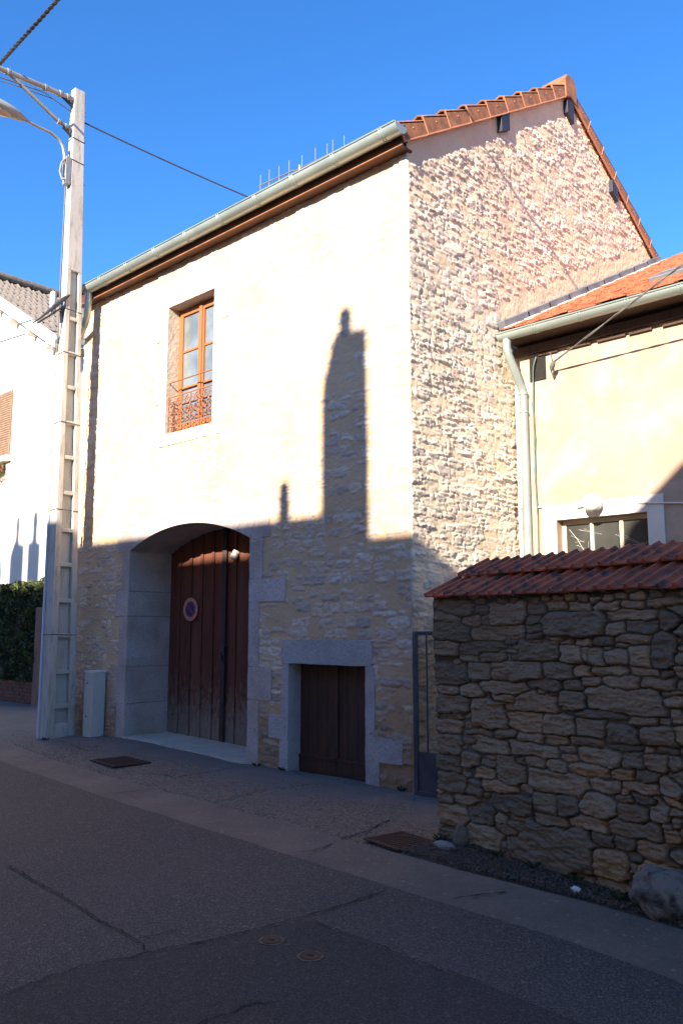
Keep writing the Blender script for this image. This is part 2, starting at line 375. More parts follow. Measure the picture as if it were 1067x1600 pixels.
# ================================================================== ground
def plate(name, pts, z, mat, kind='structure'):
    mb = MB(); mb.add([(x, y, z) for x, y in pts], [tuple(range(len(pts)))]); return tag(mb.build(name, mat), kind=kind)
plate('ground', [(-150, -120), (150, -120), (150, 150), (-150, 150)], -.06, M['gravel'])
low = [(-40, 7.6), (-14, 5.3), (-10.01, 4.78), (-7.23, 4.48), (-5.16, 4.32), (-3.51, 4.2), (-2.17, 4.11), (-1.57, 4.0), (3, 3.45), (20, 1.4)]
upp = [(-40, 8.6), (-14, 5.98), (-11.8, 5.55), (-9.63, 5.16), (-7.66, 4.95), (-5.46, 4.82), (-3.93, 4.70), (-2.15, 4.60), (-1.79, 4.55), (3, 4.02), (20, 2.0)]
def lerp(tab, x):
    for (a, ya), (b_, yb) in zip(tab, tab[1:]):
        if x <= b_: t = (x-a)/(b_-a); return ya+(yb-ya)*t
    return tab[-1][1]
plate('road', [(x, y+.12) for x, y in low][::-1]+[(-40, -1.4), (20, -1.4)], 0, M['asphalt'])
plate('road_patch', [(-3.74, 1.2), (-3.72, 1.83), (-3.74, 2.19), (-3.64, 2.57), (-3.49, 3.11), (-3.4, 3.42), (-3.08, 3.40), (-2.59, 3.36), (-2.2, 3.37), (3, 2.8), (12, 2.0), (12, 1.2)], .004, M['asphalt2'])
xs = [-40+i*.5 for i in range(52)]+[-14+i*.2 for i in range(86)]+[3.2+i*.8 for i in range(20)]
mb = MB(); rows = [(-.06, -.012), (.03, -.002), (.12, .001), (.35, .002), (.7, .008), (.93, .034), (1, .036)]
for x in xs:
    a, c_ = lerp(low, x), lerp(upp, x); jj = random.uniform(-.012, .012)
    for t, z in rows: mb.v.append((x, a+(c_-a)*t+(jj if t in (.03, 1) else 0), z+.006))
nr = len(rows)
for i in range(len(xs)-1):
    for j in range(nr-1): mb.f.append([i*nr+j, (i+1)*nr+j, (i+1)*nr+j+1, i*nr+j+1])
tag(mb.build('gutter_channel', M['channel'], smooth=True), kind='structure')
def wz(x, y):      # height of the pavement surface
    k = lambda v, a, b_: max(0, min(1, (v-a)/(b_-a)))
    return .028+.07*k(y, 5.2, 6.4)*k(x, -7.6, -9.4)*(1-.6*k(-x, 10.2, 11.4))
us = [i/14 for i in range(15)]; xw = [-40+i*1.0 for i in range(26)]+[-14+i*.12 for i in range(86)]
mb = MB()
for x in xw:
    a = lerp(upp, x); e = 6.62 if x > -12.2 else 12
    for t in us:
        y = a+(e-a)*t; mb.v.append((x, y, wz(x, y)+(.004*math.sin(x*5.1+y*3)+random.uniform(-.002, .002))*(t > 0)))
nr = len(us)
for i in range(len(xw)-1):
    for j in range(nr-1): mb.f.append([i*nr+j, (i+1)*nr+j, (i+1)*nr+j+1, i*nr+j+1])
tag(mb.build('pavement', M['walk'], smooth=True), kind='structure')
mb = MB(); xw = [-3.78+i*.1 for i in range(90)]
for x in xw:
    a = lerp(upp, x)
    for j in range(9):
        y = a+(7.0-a)*(j/8)**1.6; mb.v.append((x, y, .03+.03*(j > 0)+.02*fbm(np.array([x*4.]), np.array([y*5.]), 5)[0]))
for i in range(len(xw)-1):
    for j in range(8): mb.f.append([i*9+j, (i+1)*9+j, (i+1)*9+j+1, i*9+j+1])
tag(mb.build('soil_verge', M['soil'], smooth=True), kind='structure')
plate('courtyard_ground', [(-5.0, 6.62), (12, 6.3), (12, 8.6), (-5.0, 8.6)], .02, M['gravel'])
def crack(pts, wd, z=.009, zf=None):
    mb = MB(); P = []
    for (a, b_), (c_, d) in zip(pts, pts[1:]):
        L = math.hypot(c_-a, d-b_); k = max(2, int(L/.05))
        for i in range(k): t = i/k; P.append((a+(c_-a)*t+random.gauss(0, .008), b_+(d-b_)*t+random.gauss(0, .008)))
    P.append(pts[-1])
    for i, q in enumerate(P):
        o = P[min(i+1, len(P)-1)]; r = P[max(i-1, 0)]; dx, dy = o[0]-r[0], o[1]-r[1]; l = math.hypot(dx, dy) or 1
        ww = wd*random.uniform(.25, 1.1)*(.3 if i in (0, len(P)-1) else 1); zz = (zf(*q)+.007) if zf else z
        mb.v += [(q[0]-dy/l*ww, q[1]+dx/l*ww, zz), (q[0]+dy/l*ww, q[1]-dx/l*ww, zz)]
    for i in range(len(P)-1): mb.f.append([2*i, 2*i+1, 2*i+3, 2*i+2])
    return mb
ck = MB()
for pts, wd in [([(-5.65, 2.78), (-5.05, 2.73), (-4.54, 2.68), (-4.17, 2.63), (-3.82, 2.6), (-3.65, 2.56)], .007),
                ([(-3.72, 1.83), (-3.73, 1.98), (-3.74, 2.19), (-3.72, 2.34), (-3.64, 2.57), (-3.57, 2.85), (-3.49, 3.11), (-3.46, 3.4), (-3.43, 3.6), (-3.4, 4.08)], .007),
                ([(-3.4, 3.42), (-3.08, 3.4), (-2.84, 3.39), (-2.59, 3.36), (-2.22, 3.37)], .004),
                ([(-2.86, 2.21), (-2.86, 2.36), (-2.85, 2.55), (-2.78, 2.63)], .007),
                ([(-3.83, 2.61), (-3.8, 2.77), (-3.79, 2.86)], .005)]:
    q = crack(pts, wd); ck.add(q.v, q.f)
tag(ck.build('road_cracks', M['crack']), kind='structure')
ck = MB()
for pts, wd in [([(-7.84, 5.32), (-7.58, 5.45), (-7.39, 5.42), (-7.38, 5.84), (-7.4, 6.38)], .011), ([(-4.38, 4.66), (-4.39, 5.02), (-4.51, 5.48)], .012),
                ([(-6.1, 5.0), (-6.2, 5.5), (-6.05, 6.3)], .006), ([(-10.6, 5.9), (-9.6, 5.7), (-9.1, 5.9), (-8.4, 6.0)], .007)]:
    q = crack(pts, wd, zf=wz); ck.add(q.v, q.f)
for pts in ([(-4.4, 4.26), (-4.33, 4.4), (-4.38, 4.66)], [(-9.9, 4.8), (-10.0, 5.15)], [(-3.0, 4.2), (-2.8, 4.6)], [(-7.2, 4.52), (-7.1, 4.85)]):
    q = crack(pts, .008, z=.022); ck.add(q.v, q.f)
tag(ck.build('pavement_cracks', M['crack']), kind='structure')
# loose pebbles at the foot of the dry wall and on the pavement
pb = MB(); rr = random.Random(4)
def pebble(x, y, z, r):
    a = [Vector(v) for v in ((1,0,0),(-1,0,0),(0,1,0),(0,-1,0),(0,0,1),(0,0,-1))]
    q = Matrix.Rotation(rr.uniform(0, 6), 3, Vector((rr.random(), rr.random(), rr.random()+.01)).normalized())
    s = (r*rr.uniform(.8, 1.4), r*rr.uniform(.7, 1.1), r*rr.uniform(.5, .8))
    pb.add([Vector((x, y, z))+q @ Vector((v.x*s[0], v.y*s[1], v.z*s[2])) for v in a], [(0,2,4),(2,1,4),(1,3,4),(3,0,4),(2,0,5),(1,2,5),(3,1,5),(0,3,5)])
for i in range(2600):
    x = rr.uniform(-3.8, -.9); a = lerp(upp, x); t = rr.random()**1.2; y = a+.02+t*max(.15, (5.25-.233*(x+3.86)-a)); pebble(x, y, .055+rr.uniform(0, .012), rr.uniform(.004, .014)*(1.8 if rr.random() < .04 else 1))
for i in range(1500):
    x = rr.uniform(-11, -4); a = lerp(upp, x); y = a+.03+rr.random()**2*(6.4-a); pebble(x, y, wz(x, y)+.003, rr.uniform(.003, .008))
tag(pb.build('loose_pebbles', M['pebble']), 'loose pebbles scattered along the wall foot and pavement', 'pebbles', kind='stuff')

lf = MB()
for i in range(900):
    x = rr.uniform(-3.8, -.9) if rr.random() < .75 else rr.uniform(-10.8, -5.2); a = lerp(upp, x)
    y = (5.22-.233*(x+3.86)-abs(rr.gauss(0, .16))) if x > -3.9 else 6.5-abs(rr.gauss(0, .07))
    if y < a: continue
    c_ = Vector((x, y, (.075 if x > -3.9 else wz(x, y)+.012)+rr.uniform(0, .012))); an_ = rr.uniform(0, 6.3); s_l = rr.uniform(.006, .017); u_ = Vector((math.cos(an_), math.sin(an_), rr.uniform(-.4, .4)))*s_l; v_ = Vector((-math.sin(an_), math.cos(an_), rr.uniform(-.4, .4)))*s_l*.5
    lf.add([c_-u_, c_+v_, c_+u_, c_-v_], [(0, 1, 2, 3)])
tag(lf.build('dead_leaves', pm('dead_leaves', (.16, .09, .04), (.08, .05, .03), 90, .8, 0)), 'small dead leaves littering the foot of the walls', 'leaves', kind='stuff')
wd_ = MB()
for (x, y, z) in ((-3.2, 5.03, .06), (-2.9, 4.97, .06), (-2.55, 4.90, .06), (-2.2, 4.72, .07), (-1.75, 4.68, .07), (-1.5, 4.6, .07), (-3.72, 5.1, .06), (-7.3, 6.50, .03), (-5.2, 6.50, .03), (-11.0, 5.88, .05), (-6.9, 6.51, .03)):
    for k in range(16):
        an_ = rr.uniform(0, 6.3); h_ = rr.uniform(.02, .06); d_ = Vector((math.cos(an_), math.sin(an_), 0)); b0 = Vector((x, y, z-.01))+d_*rr.uniform(0, .02); p_ = Vector((-d_.y, d_.x, 0))*.004
        wd_.add([b0-p_, b0+p_, b0+d_*h_*.5+p_*1.4+Vector((0, 0, h_*.8)), b0+d_*h_*1.1+Vector((0, 0, h_)), b0+d_*h_*.5-p_*1.4+Vector((0, 0, h_*.8))], [(0, 1, 2, 3, 4)])
tag(wd_.build('weeds', pm('weed_green', (.06, .085, .025), (.04, .06, .02), 30, .7, 0)), 'small green weeds sprouting where walls meet the ground', 'weeds', kind='stuff')

# covers
def rect_cover(loc, sx_, sy_, rot, label):
    t = thing('manhole_cover', label, 'manhole cover', loc); ca, sa = math.cos(rot), math.sin(rot); A = Vector((ca, sa, 0)); B = Vector((-sa, ca, 0)); L = Vector(loc)
    f = MB()
    for k in (-1, 1):
        f.obox(L+B*k*(sy_/2-.012)+Vector((0, 0, .004)), A*sx_/2, B*.012, (0, 0, .007)); f.obox(L+A*k*(sx_/2-.012)+Vector((0, 0, .004)), A*.012, B*(sy_/2-.025), (0, 0, .0065))
    f.build('cover_frame', M['castiron'], t, bevel=.002)
    pl = MB(); pl.obox(L+Vector((0, 0, .001)), A*(sx_/2-.028), B*(sy_/2-.028), (0, 0, .005))
    k = int(sx_/.045)
    for i in range(k): pl.obox(L+A*(-sx_/2+.05+i*(sx_-.1)/(k-1))+Vector((0, 0, .008)), A*.008, B*(sy_/2-.05), (0, 0, .003))
    pl.build('cover_plate', M['castiron'], t)
rect_cover((-8.63, 5.56, wz(-8.63, 5.56)+.008), .62, .46, -.1, 'rusty rectangular cover in the pavement before the garage door')
rect_cover((-3.98, 4.95, .045), .40, .38, -.2, 'ribbed square rusty cover by the foot of the dry stone wall')
t = thing('valve_cover', 'small round valve cover in the road, the one farther left', 'valve cover', (-3.32, 3.07, .006), 'round valve covers in the road')
mb = MB(); mb.tube([(-3.32, 3.07, 0), (-3.32, 3.07, .008)], .068, 28); mb.build('cover_ring', M['ring_iron'], t, bevel=.002)
mb = MB(); mb.tube([(-3.32, 3.07, .002), (-3.32, 3.07, .011)], .052, 24); mb.box(-3.335, -3.305, 3.062, 3.078, .0105, .015); mb.build('cover_lid', M['castiron'], t)
c2 = copy_tree(t, (-3.03, 3.06, .006)); c2['label'] = 'small round valve cover in the road, the one nearer the right'

# ================================================================== the stone house
XR, XL, YF = -5.08, -11.62, 6.55
def zf(y): return 6.62+.645*(y-6.30) if y < 10.3 else 9.20-.534*(y-10.3)
house = thing('stone_house', 'tall stone house with clay verge tiles, arched red garage door and one upper window', 'house', (-8.3, 6.55, 0))
CXA, CZA, RA = -8.81, -.116, 3.066
def zarch(x): return CZA+np.sqrt(np.maximum(RA*RA-(x-CXA)**2, 0))
# front wall
du = .0125; nu = int((XR-XL)/du)+1; nvv = int(6.68/du)+1
U, V = np.meshgrid(XL+np.arange(nu)*du, np.arange(nvv)*du)
rs = np.random.RandomState(11); st = courses(XL, XR, 0, 6.7, (.045, .13), (.09, .36), rs, .05)
d1, d2, idx = field(U, V, st, .014, 3)
K = len(st); offs = rs.rand(K); r1 = rs.rand(K); r2 = rs.rand(K)
hh = np.array([s[3] for s in st]); e = (d2-d1)*hh[idx]
show = offs[idx] > .30
stone_h = .003+.009*offs[idx]-.020*(1-sstep(e, .0, .02))+.017*fbm(U*13, V*26, 41, 5, .68)-.02*(~show)
mort = .0015+.007*fbm(U*3, V*4, 51, 4)+.0055*fbm(U*28, V*32, 55, 3, .65)
# big corner stones at the right edge
h = np.maximum(stone_h, mort); msk = sstep(stone_h-mort, -.0005, .0025)
P = np.stack([U, YF-.0+.006-h, V], -1)
P[:, 0, 1] = YF+.25; P[:, -1, 1] = YF+.05; P[:, -1, 0] = P[:, -2, 0]; P[-1, :, 1] = YF+.05
Uc = (U[:-1, :-1]+U[1:, 1:])/2; Vc = (V[:-1, :-1]+V[1:, 1:])/2
hole = ((Uc > -10.12) & (Uc < -7.5) & (Vc < zarch(Uc)+.03)) | ((Uc > -9.375) & (Uc < -8.30) & (Vc > 4.20) & (Vc < 6.09)) | ((Uc > -6.87) & (Uc < -5.68) & (Vc < 1.23))
sheet('front_wall', P, ~hole, np.stack([msk, r1[idx], r2[idx]], -1), M['facade'], house)
# gable wall
du = .0115; U, V = np.meshgrid(YF+np.arange(int(6.9/du))*du, np.arange(int(9.3/du))*du)
rs = np.random.RandomState(5); st = courses(6.5, 13.6, 0, 9.4, (.035, .09), (.07, .30), rs, .09)
d1, d2, idx = field(U, V, st, .016, 9, p=5, wf=13)
K = len(st); offs = rs.rand(K); r1 = rs.rand(K); r2 = rs.rand(K); gu = rs.normal(0, .12, K); gv = rs.normal(0, .22, K)
cu = np.array([s[0] for s in st]); cv = np.array([s[1] for s in st]); hh = np.array([s[3] for s in st]); e = (d2-d1)*hh[idx]
smooth_band = np.maximum(sstep(.27-np.abs(V-.1-(5.25+.508*(U-8.43)))-.09*fbm(U*3, V*3, 8), 0, .12)*sstep(U, 8.2, 8.7), sstep(V, 6.3+.645*(U-6.3)-.0, 6.45+.645*(U-6.3)))
q_ = fbm(U*4.5+.6*V, V*30, 61, 3, .55); nz = .75*np.floor(q_*6)/6+.3*q_+.55*fbm(U*20, V*55, 66, 4, .7)
stone_h = .004+.012*offs[idx]**1.1-.014*(1-sstep(e, .0, .014))+.35*np.clip(gu[idx]*(U-cu[idx])+gv[idx]*(V-cv[idx]), -.018, .018)+.0150*nz*np.clip(1.0+2.2*fbm(U*1.1, V*1.6, 68, 2), .45, 1.6)
mort = .001+.011*fbm(U*3.2, V*6.2, 71, 5, .6)+.005*fbm(U*30, V*30, 75, 3)+.05*smooth_band
h = np.maximum(stone_h, mort); msk = sstep(stone_h-mort, -.001, .006); h = h-.05*smooth_band
P = np.stack([XR+.0-.006+h, U, V], -1); P[:, 0, 0] = XR-.02; P[:, 0, 1] = YF+.004
Uc = (U[:-1, :-1]+U[1:, 1:])/2; Vc = (V[:-1, :-1]+V[1:, 1:])/2
zfc = np.where(Uc < 10.3, 6.62+.645*(Uc-6.30), 9.20-.534*(Uc-10.3))
keep = (Vc < zfc+.09) & ~((Uc > 9.2) & (Vc < 5.0+.508*(Uc-8.43)))
# flip winding so that normals face +X
P = P[:, ::-1]; cl = np.stack([msk, r1[idx], r2[idx]], -1)[:, ::-1]; keep = keep[:, ::-1]
o = sheet('gable_wall', P, keep, cl, M['gable'], house); o.data.flip_normals()
mb = MB()   # the walls out of sight
mb.box(XL+.02, XL+.3, YF+.25, 14.0, 0, 6.6); mb.box(XL+.02, XR-.25, 13.8, 14.1, 0, 7.2)
mb.prism([(XL+.02, 6.62, 6.6), (XL+.02, 10.3, 9.15), (XL+.02, 13.9, 7.2), (XL+.02, 13.9, 6.6)], (.25, 0, 0))
mb.prism([(XR-.35, 6.9, 2.9), (XR-.35, 6.9, 6.9), (XR-.35, 10.3, 9.1), (XR-.35, 13.8, 7.2), (XR-.35, 13.8, 2.9)], (.25, 0, 0))
mb.build('rear_walls', M['opp'], house)
# roof slopes with interlocking tile relief
def roof_sheet(name, x0, x1, ya, za, yb, zb, mat, parent, wx=.21, row=.34, amp=.03, step=.025, dx=.035, axis='x'):
    L = math.hypot(yb-ya, zb-za); nx = int(abs(x1-x0)/dx); ns = int(L/.055)
    a = np.linspace(0, 1, nx+1); s = np.linspace(0, 1, ns+1); A, S = np.meshgrid(a, s)
    X = x0+(x1-x0)*A; ss = S*L; ny, nz_ = -(zb-za)/L, (yb-ya)/L
    hgt = amp*np.abs(np.sin(PI*X/wx))**.7+step*(1-((ss/row) % 1))
    P = np.stack([X, ya+(yb-ya)*S+ny*hgt, za+(zb-za)*S+nz_*hgt], -1)
    if axis == 'y': P = P[..., [1, 0, 2]]
    return sheet(name, P, np.ones((ns, nx), bool), None, mat, parent, smooth=False)
rf = roof_sheet('roof', XL-.05, XR+.04, 6.36, 6.62+.645*.06+.13, 10.3, 9.33, M['clay'], house)
roof_sheet('roof', XL-.05, XR+.04, 14.4, 9.2-.534*4.1+.13, 10.3, 9.33, M['clay'], house)
mb = MB(); mb.prism([(XL-.03, 6.42, 6.70), (XL-.03, 10.3, 9.20), (XL-.03, 14.3, 7.06), (XL-.03, 14.3, 7.16), (XL-.03, 10.3, 9.30), (XL-.03, 6.42, 6.80)], (XR-XL-.02, 0, 0))
mb.build('roof_boarding', M['fascia'], house)
mb = MB(); mb.tube([(XL, 10.3, 9.36), (XR-.2, 10.3, 9.36)], .11, 12); mb.build('ridge_tiles', M['clay'], house, smooth=True)
# eaves
mb = MB(); mb.box(XL, XR+.03, 6.425, 6.60, 6.662, 6.68); mb.build('soffit', M['fascia'], house)
mb = MB(); mb.box(XL, XR+.05, 6.40, 6.424, 6.650, 6.84); mb.build('fascia_board', M['fascia'], house, bevel=.003)
mb = MB(); mb.box(XL, XR+.052, 6.390, 6.399, 6.648, 6.659); mb.build('fascia_bead', M['verge'], house)
# verge tiles
def verge(y0, z0, ty, tz, L, first, side):
    T = Vector((0, ty, tz)); Nn = Vector((0, -tz, ty)) if ty > 0 else Vector((0, tz, -ty)); mb = MB(); eb = MB()
    B = Vector((-5.035, y0, z0)); lift = Nn*.018
    # apron, lower end slightly proud
    mb.prism([B+lift*.2, B+T*(L+.03)-lift*.2, B+T*(L+.03)+Nn*.165-lift*.6, B+Nn*.185+lift], (.018, 0, 0))
    # top: shallow S roll running inwards
    pr = [(0.018, .185), (0, .202), (-.04, .215), (-.09, .20), (-.14, .175), (-.2, .165), (-.27, .17)]
    a = [B+Vector((x, 0, 0))+Nn*h+lift for x, h in pr]; b_ = [B+Vector((x, 0, 0))+Nn*(h-.03)+T*(L+.03)-lift*.4 for x, h in pr]
    k = len(pr); q = a+b_+[v-Nn*.02 for v in a]+[v-Nn*.02 for v in b_]
    fs = []
    for i in range(k-1): fs += [(i, i+1, k+i+1, k+i), (2*k+i+1, 2*k+i, 3*k+i, 3*k+i+1), (i+1, i, 2*k+i, 2*k+i+1), (k+i, k+i+1, 3*k+i+1, 3*k+i)]
    fs += [(0, k, 3*k, 2*k), (k-1, 2*k-1, 4*k-1, 3*k-1)]
    mb.add(q, fs)
    o = mb.build('verge_tile', M['verge'], house, bevel=.003, seg=1)
    eb.prism([B+lift*.2+T*.0-Nn*.004, B+T*.022-Nn*.004, B+T*.022+Nn*.186+lift, B+Nn*.188+lift], (.023, 0, 0))
    eb.prism([B+T*.022-Nn*.004, B+T*L-lift*.2-Nn*.004, B+T*L+Nn*.012-lift*.2, B+T*.022+Nn*.012], (.022, 0, 0))
    eb.tube([B+T*L*.5+Nn*.11+Vector((.018, 0, 0)), B+T*L*.5+Nn*.11+Vector((.024, 0, 0))], .009, 8)
    eb.build('tile_lip', M['verge_bright'], o, bevel=.002, seg=1)
l1 = math.hypot(1, .645); Lf = (10.28-6.42)/9*l1
for i in range(9):
    y = 6.42+(10.28-6.42)/9*i; verge(y, zf(y)-.005, 1/l1, .645/l1, Lf, i == 0, 0)
l2 = math.hypot(1, .534)
for i in range(9):
    y = 14.2-(14.2-10.42)/9*i; verge(y, zf(y)-.005, -1/l2, .534/l2, (14.2-10.42)/9*l2, i == 0, 1)
mb = MB()   # ridge end cap
pts = [(10.15, 9.10), (10.13, 9.38), (10.19, 9.47), (10.3, 9.50), (10.41, 9.47), (10.47, 9.38), (10.48, 9.10), (10.3, 9.16)]
mb.prism([(-5.40, y, z) for y, z in pts], (.40, 0, 0)); mb.build('ridge_cap', M['verge'], house, bevel=.012)
for y0, y1, z0, z1 in ((8.40, 8.60, 7.80, 8.10), (10.21, 10.40, 8.86, 9.12), (11.60, 11.80, 8.22, 8.47)):
    dz = .128 if y0 < 10 else 0
    mb = MB(); mb.prism([(-5.2, y0, z0-(.05 if dz else -.04)), (-5.2, y1, z0+(.05 if dz else -.06)), (-5.2, y1, z1+.06), (-5.2, y0, z1-.02)], (.18, 0, 0)); mb.build('purlin_end', M['purlin'], house, bevel=.004)
# gutter
def gutter(x0, x1, y, z, r, parent, joints, endcap=True):
    mb = MB(); n = 14; vs = []
    for x in (x0, x1):
        for rad in (r, r-.004):
            for k in range(n+1): a = PI+PI*k/n; vs.append((x, y+rad*math.cos(a), z+rad*math.sin(a)))
    w_ = n+1
    fs = []
    for k in range(n):
        fs += [(k, k+1, 2*w_+k+1, 2*w_+k), (w_+k+1, w_+k, 3*w_+k, 3*w_+k+1)]
    fs += [(0, 2*w_, 3*w_, w_), (n, w_+n, 3*w_+n, 2*w_+n)]
    mb.add(vs, fs)
    mb.tube([(x0, y-r-.004, z), (x1, y-r-.004, z)], .010, 8)     # rolled front bead
    for x in (x0, x1):
        mb.prism([(x, y+r*math.cos(PI+PI*k/n), z+r*math.sin(PI+PI*k/n)) for k in range(n+1)], (.004 if x == x1 else -.004, 0, 0))
    g = mb.build('gutter', M['zinc'], parent, smooth=True)
    for x in joints:
        jb = MB()
        for s in (0, .035):
            jb.tube([(x+s, y+(r+.003)*math.cos(PI+PI*k/12), z+(r+.003)*math.sin(PI+PI*k/12)) for k in range(13)], .006, 6)
        jb.build('gutter_joint', M['zinc'], g, smooth=True)
    return g
gutter(-11.22, -4.975, 6.31, 6.815, .096, house, [-10.7, -10.0, -9.3, -8.6, -7.9, -7.2, -6.55, -5.9, -5.2])
mb = MB(); mb.box(-11.22, -4.98, 6.36, 6.40, 6.835, 6.842); mb.build('eaves_flashing', M['lead'], house)
mb = MB(); px = -11.14
mb.tube([(px, 6.315, 6.74), (px, 6.315, 6.52), (px-.01, 6.32, 6.44), (px-.05, 6.335, 6.36), (px-.14, 6.36, 6.28), (px-.30, 6.40, 6.21), (px-.48, 6.45, 6.14), (px-.60, 6.49, 6.02), (px-.62, 6.50, 5.9), (px-.62, 6.50, .1)], .052, 14)
dp = mb.build('downpipe', M['zinc'], house, smooth=True)
mb = MB(); mb.tube([(px, 6.315, 6.60), (px, 6.315, 6.56)], .058, 14); mb.build('pipe_collar', M['zinc'], dp, smooth=True)

# dressed surrounds
def blocks(name, boxes, mat, bevel=.008, pr=None):
    mb = MB()
    for b6 in boxes: mb.rbox(*b6)
    if pr:
        for poly, vec in pr: mb.prism(poly, vec)
    return mb.build(name, mat, house)
rj = [(0, .76, .19), (.765, 1.14, .40), (1.145, 1.89, .18), (1.895, 2.17, .62), (2.175, 2.66, .23)]
lj = [(0, .55, .20), (.555, 1.05, .30), (1.055, 1.75, .20), (1.755, 2.10, .32), (2.105, 2.66, .19)]
# left jamb and reveal stones run back to the door, right ones too
bx = [(-7.53, -7.53+w_, YF-.012-.003*(i % 2), 7.33, a+.001, b_) for i, (a, b_, w_) in enumerate(rj)]
bx += [(-10.09-w_, -10.09, YF-.012-.003*(i % 2), 7.33, a+.001, b_) for i, (a, b_, w_) in enumerate(lj)]
pr = []
ha = math.asin(1.28/RA); nV = 11
for i in range(nV):
    a0 = -ha+2*ha*i/nV+.0006; a1 = -ha+2*ha*(i+1)/nV-.0006; ro = RA+.27
    poly = [(CXA+RA*math.sin(a0+(a1-a0)*k/3), YF-.013, CZA+RA*math.cos(a0+(a1-a0)*k/3)) for k in range(4)]+[(CXA+ro*math.sin(a1), YF-.013, CZA+ro*math.cos(a1)), (CXA+ro*math.sin(a0), YF-.013, CZA+ro*math.cos(a0))]
    pr.append((poly, (0, .79, 0)))
for s in (-1, 1):   # springer stones with a level top
    xa = CXA+s*1.28; a0 = s*ha; ro = RA+.27
    poly = [(xa, YF-.011, 2.662), (CXA+ro*math.sin(a0), YF-.011, CZA+ro*math.cos(a0)), (xa+s*.34, YF-.011, 2.9), (xa+s*.34, YF-.011, 2.662)]
    pr.append((poly, (0, .78, 0)))
blocks('door_surround', bx, M['jamb'], .007, pr)
# cellar surround
bx = [(-6.96, -5.61, YF-.014, 6.86, 1.20, 1.465), (-6.96, -6.84, YF-.010, 6.86, .62, 1.197), (-7.16, -6.84, YF-.013, 6.86, .36, .617), (-6.98, -6.84, YF-.010, 6.86, -.02, .357),
      (-5.70, -5.575, YF-.010, 6.86, .50, 1.197), (-5.70, -5.22, YF-.013, 6.86, .26, .497), (-5.70, -5.52, YF-.010, 6.86, -.02, .257)]
blocks('cellar_surround', bx, M['ashlar'])
# window surround
x0, x1, z0, z1 = -9.345, -8.32, 4.23, 6.06
bx = [(x0-.16, x1+.16, YF-.008, 6.80, z1, z1+.24), (x0-.16, x1+.16, YF-.010, 6.80, z0-.16, z0)]
for i in range(4):
    a = z0+.002+(z1-z0-.004)*i/4; b_ = z0+(z1-z0-.004)*(i+1)/4; w_ = .16+.12*(i % 2)
    bx += [(x0-w_, x0, YF-.008, 6.80, a, b_), (x1, x1+w_, YF-.008, 6.80, a, b_)]
blocks('window_surround', bx, M['win_stone'], .004)

# upper window
win = MB(); Yw = 6.735
def frame(mb, xa, xb, za, zb, y0, y1, w_, wb=None):
    wb = wb or w_; mb.box(xa, xa+w_, y0, y1, za, zb); mb.box(xb-w_, xb, y0, y1, za, zb); mb.box(xa+w_, xb-w_, y0, y1, zb-w_, zb); mb.box(xa+w_, xb-w_, y0, y1, za, za+wb)
frame(win, x0, x1, z0, z1, Yw, Yw+.06, .055, .06)
wf = win.build('window', M['oak'], house, bevel=.004)
xm = (x0+x1)/2
for k, (xa, xb) in enumerate(((x0+.05, xm+.02), (xm+.021, x1-.05))):
    mb = MB(); frame(mb, xa, xb, z0+.055, z1-.05, Yw-.018-.004*k, Yw+.025, .062, .09)
    for j in (1, 2):
        zz = z0+.145+(z1-z0-.25)*j/3; mb.box(xa+.06, xb-.06, Yw-.008, Yw+.02, zz-.016, zz+.016)
    mb.build('casement', M['oak'], wf, bevel=.004)
mb = MB(); mb.box(xm-.012, xm+.052, Yw-.04, Yw-.024, z0+.06, z1-.055); mb.build('meeting_bead', M['oak'], wf, bevel=.004)
mb = MB(); mb.box(x0+.06, x1-.06, Yw+.008, Yw+.014, z0+.08, z1-.06); mb.build('pane', M['glass'], wf)
# window railing
rl = thing('window_railing', 'rusty scrolled iron railing across the upper window', 'railing', (-8.83, 6.6, 4.3))
mb = MB(); yr = 6.575; ya_ = x0+.02; yb_ = x1-.02
mb.tube([(x0+.0, yr+.04, 4.955), (x0+.05, yr-.01, 4.955), (x1-.05, yr-.01, 4.955), (x1, yr+.04, 4.955)], .009, 8)
mb.build('hand_rail', M['rust'], rl, smooth=True)
mb = MB()
for z in (4.75, 4.33): mb.box(ya_, yb_, yr-.006, yr+.006, z-.008, z+.008)
for x in (ya_, ya_+.3, ya_+.5, yb_-.3, yb_-.006): mb.box(x, x+.012, yr-.0062, yr+.0062, 4.27, 4.76)
mb.build('rail_bars', M['rust'], rl)
def scroll(mb, cx_, cz_, r, a0, turns, flip=1, rt=.008):
    pts = []
    for k in range(int(14*turns)+1):
        t = k/(14*turns); a = a0+flip*2*PI*turns*t; rr_ = r*(1-.78*t); pts.append((cx_+rr_*math.cos(a), yr, cz_+rr_*math.sin(a)))
    mb.tube(pts, rt, 5)
mb = MB(); W = yb_-ya_
for k in range(5):
    cx_ = ya_+W*(k+.5)/5
    for s in (1, -1):
        scroll(mb, cx_+s*.045, 4.655, .062, PI/2 if s > 0 else PI/2, 1.35, -s); scroll(mb, cx_+s*.045, 4.52, .05, -PI/2, 1.3, s); scroll(mb, cx_+s*.05, 4.405, .058, PI/2, 1.2, s)
    mb.ball((cx_, yr, 4.585), .02, 8, 6, (1, .5, 1.4)); mb.ball((cx_, yr, 4.46), .016, 8, 6, (1, .5, 1.4)); scroll(mb, cx_, 4.29, .035, PI, .9, 1)
mb.build('scroll_panel', M['rust'], rl, smooth=True)

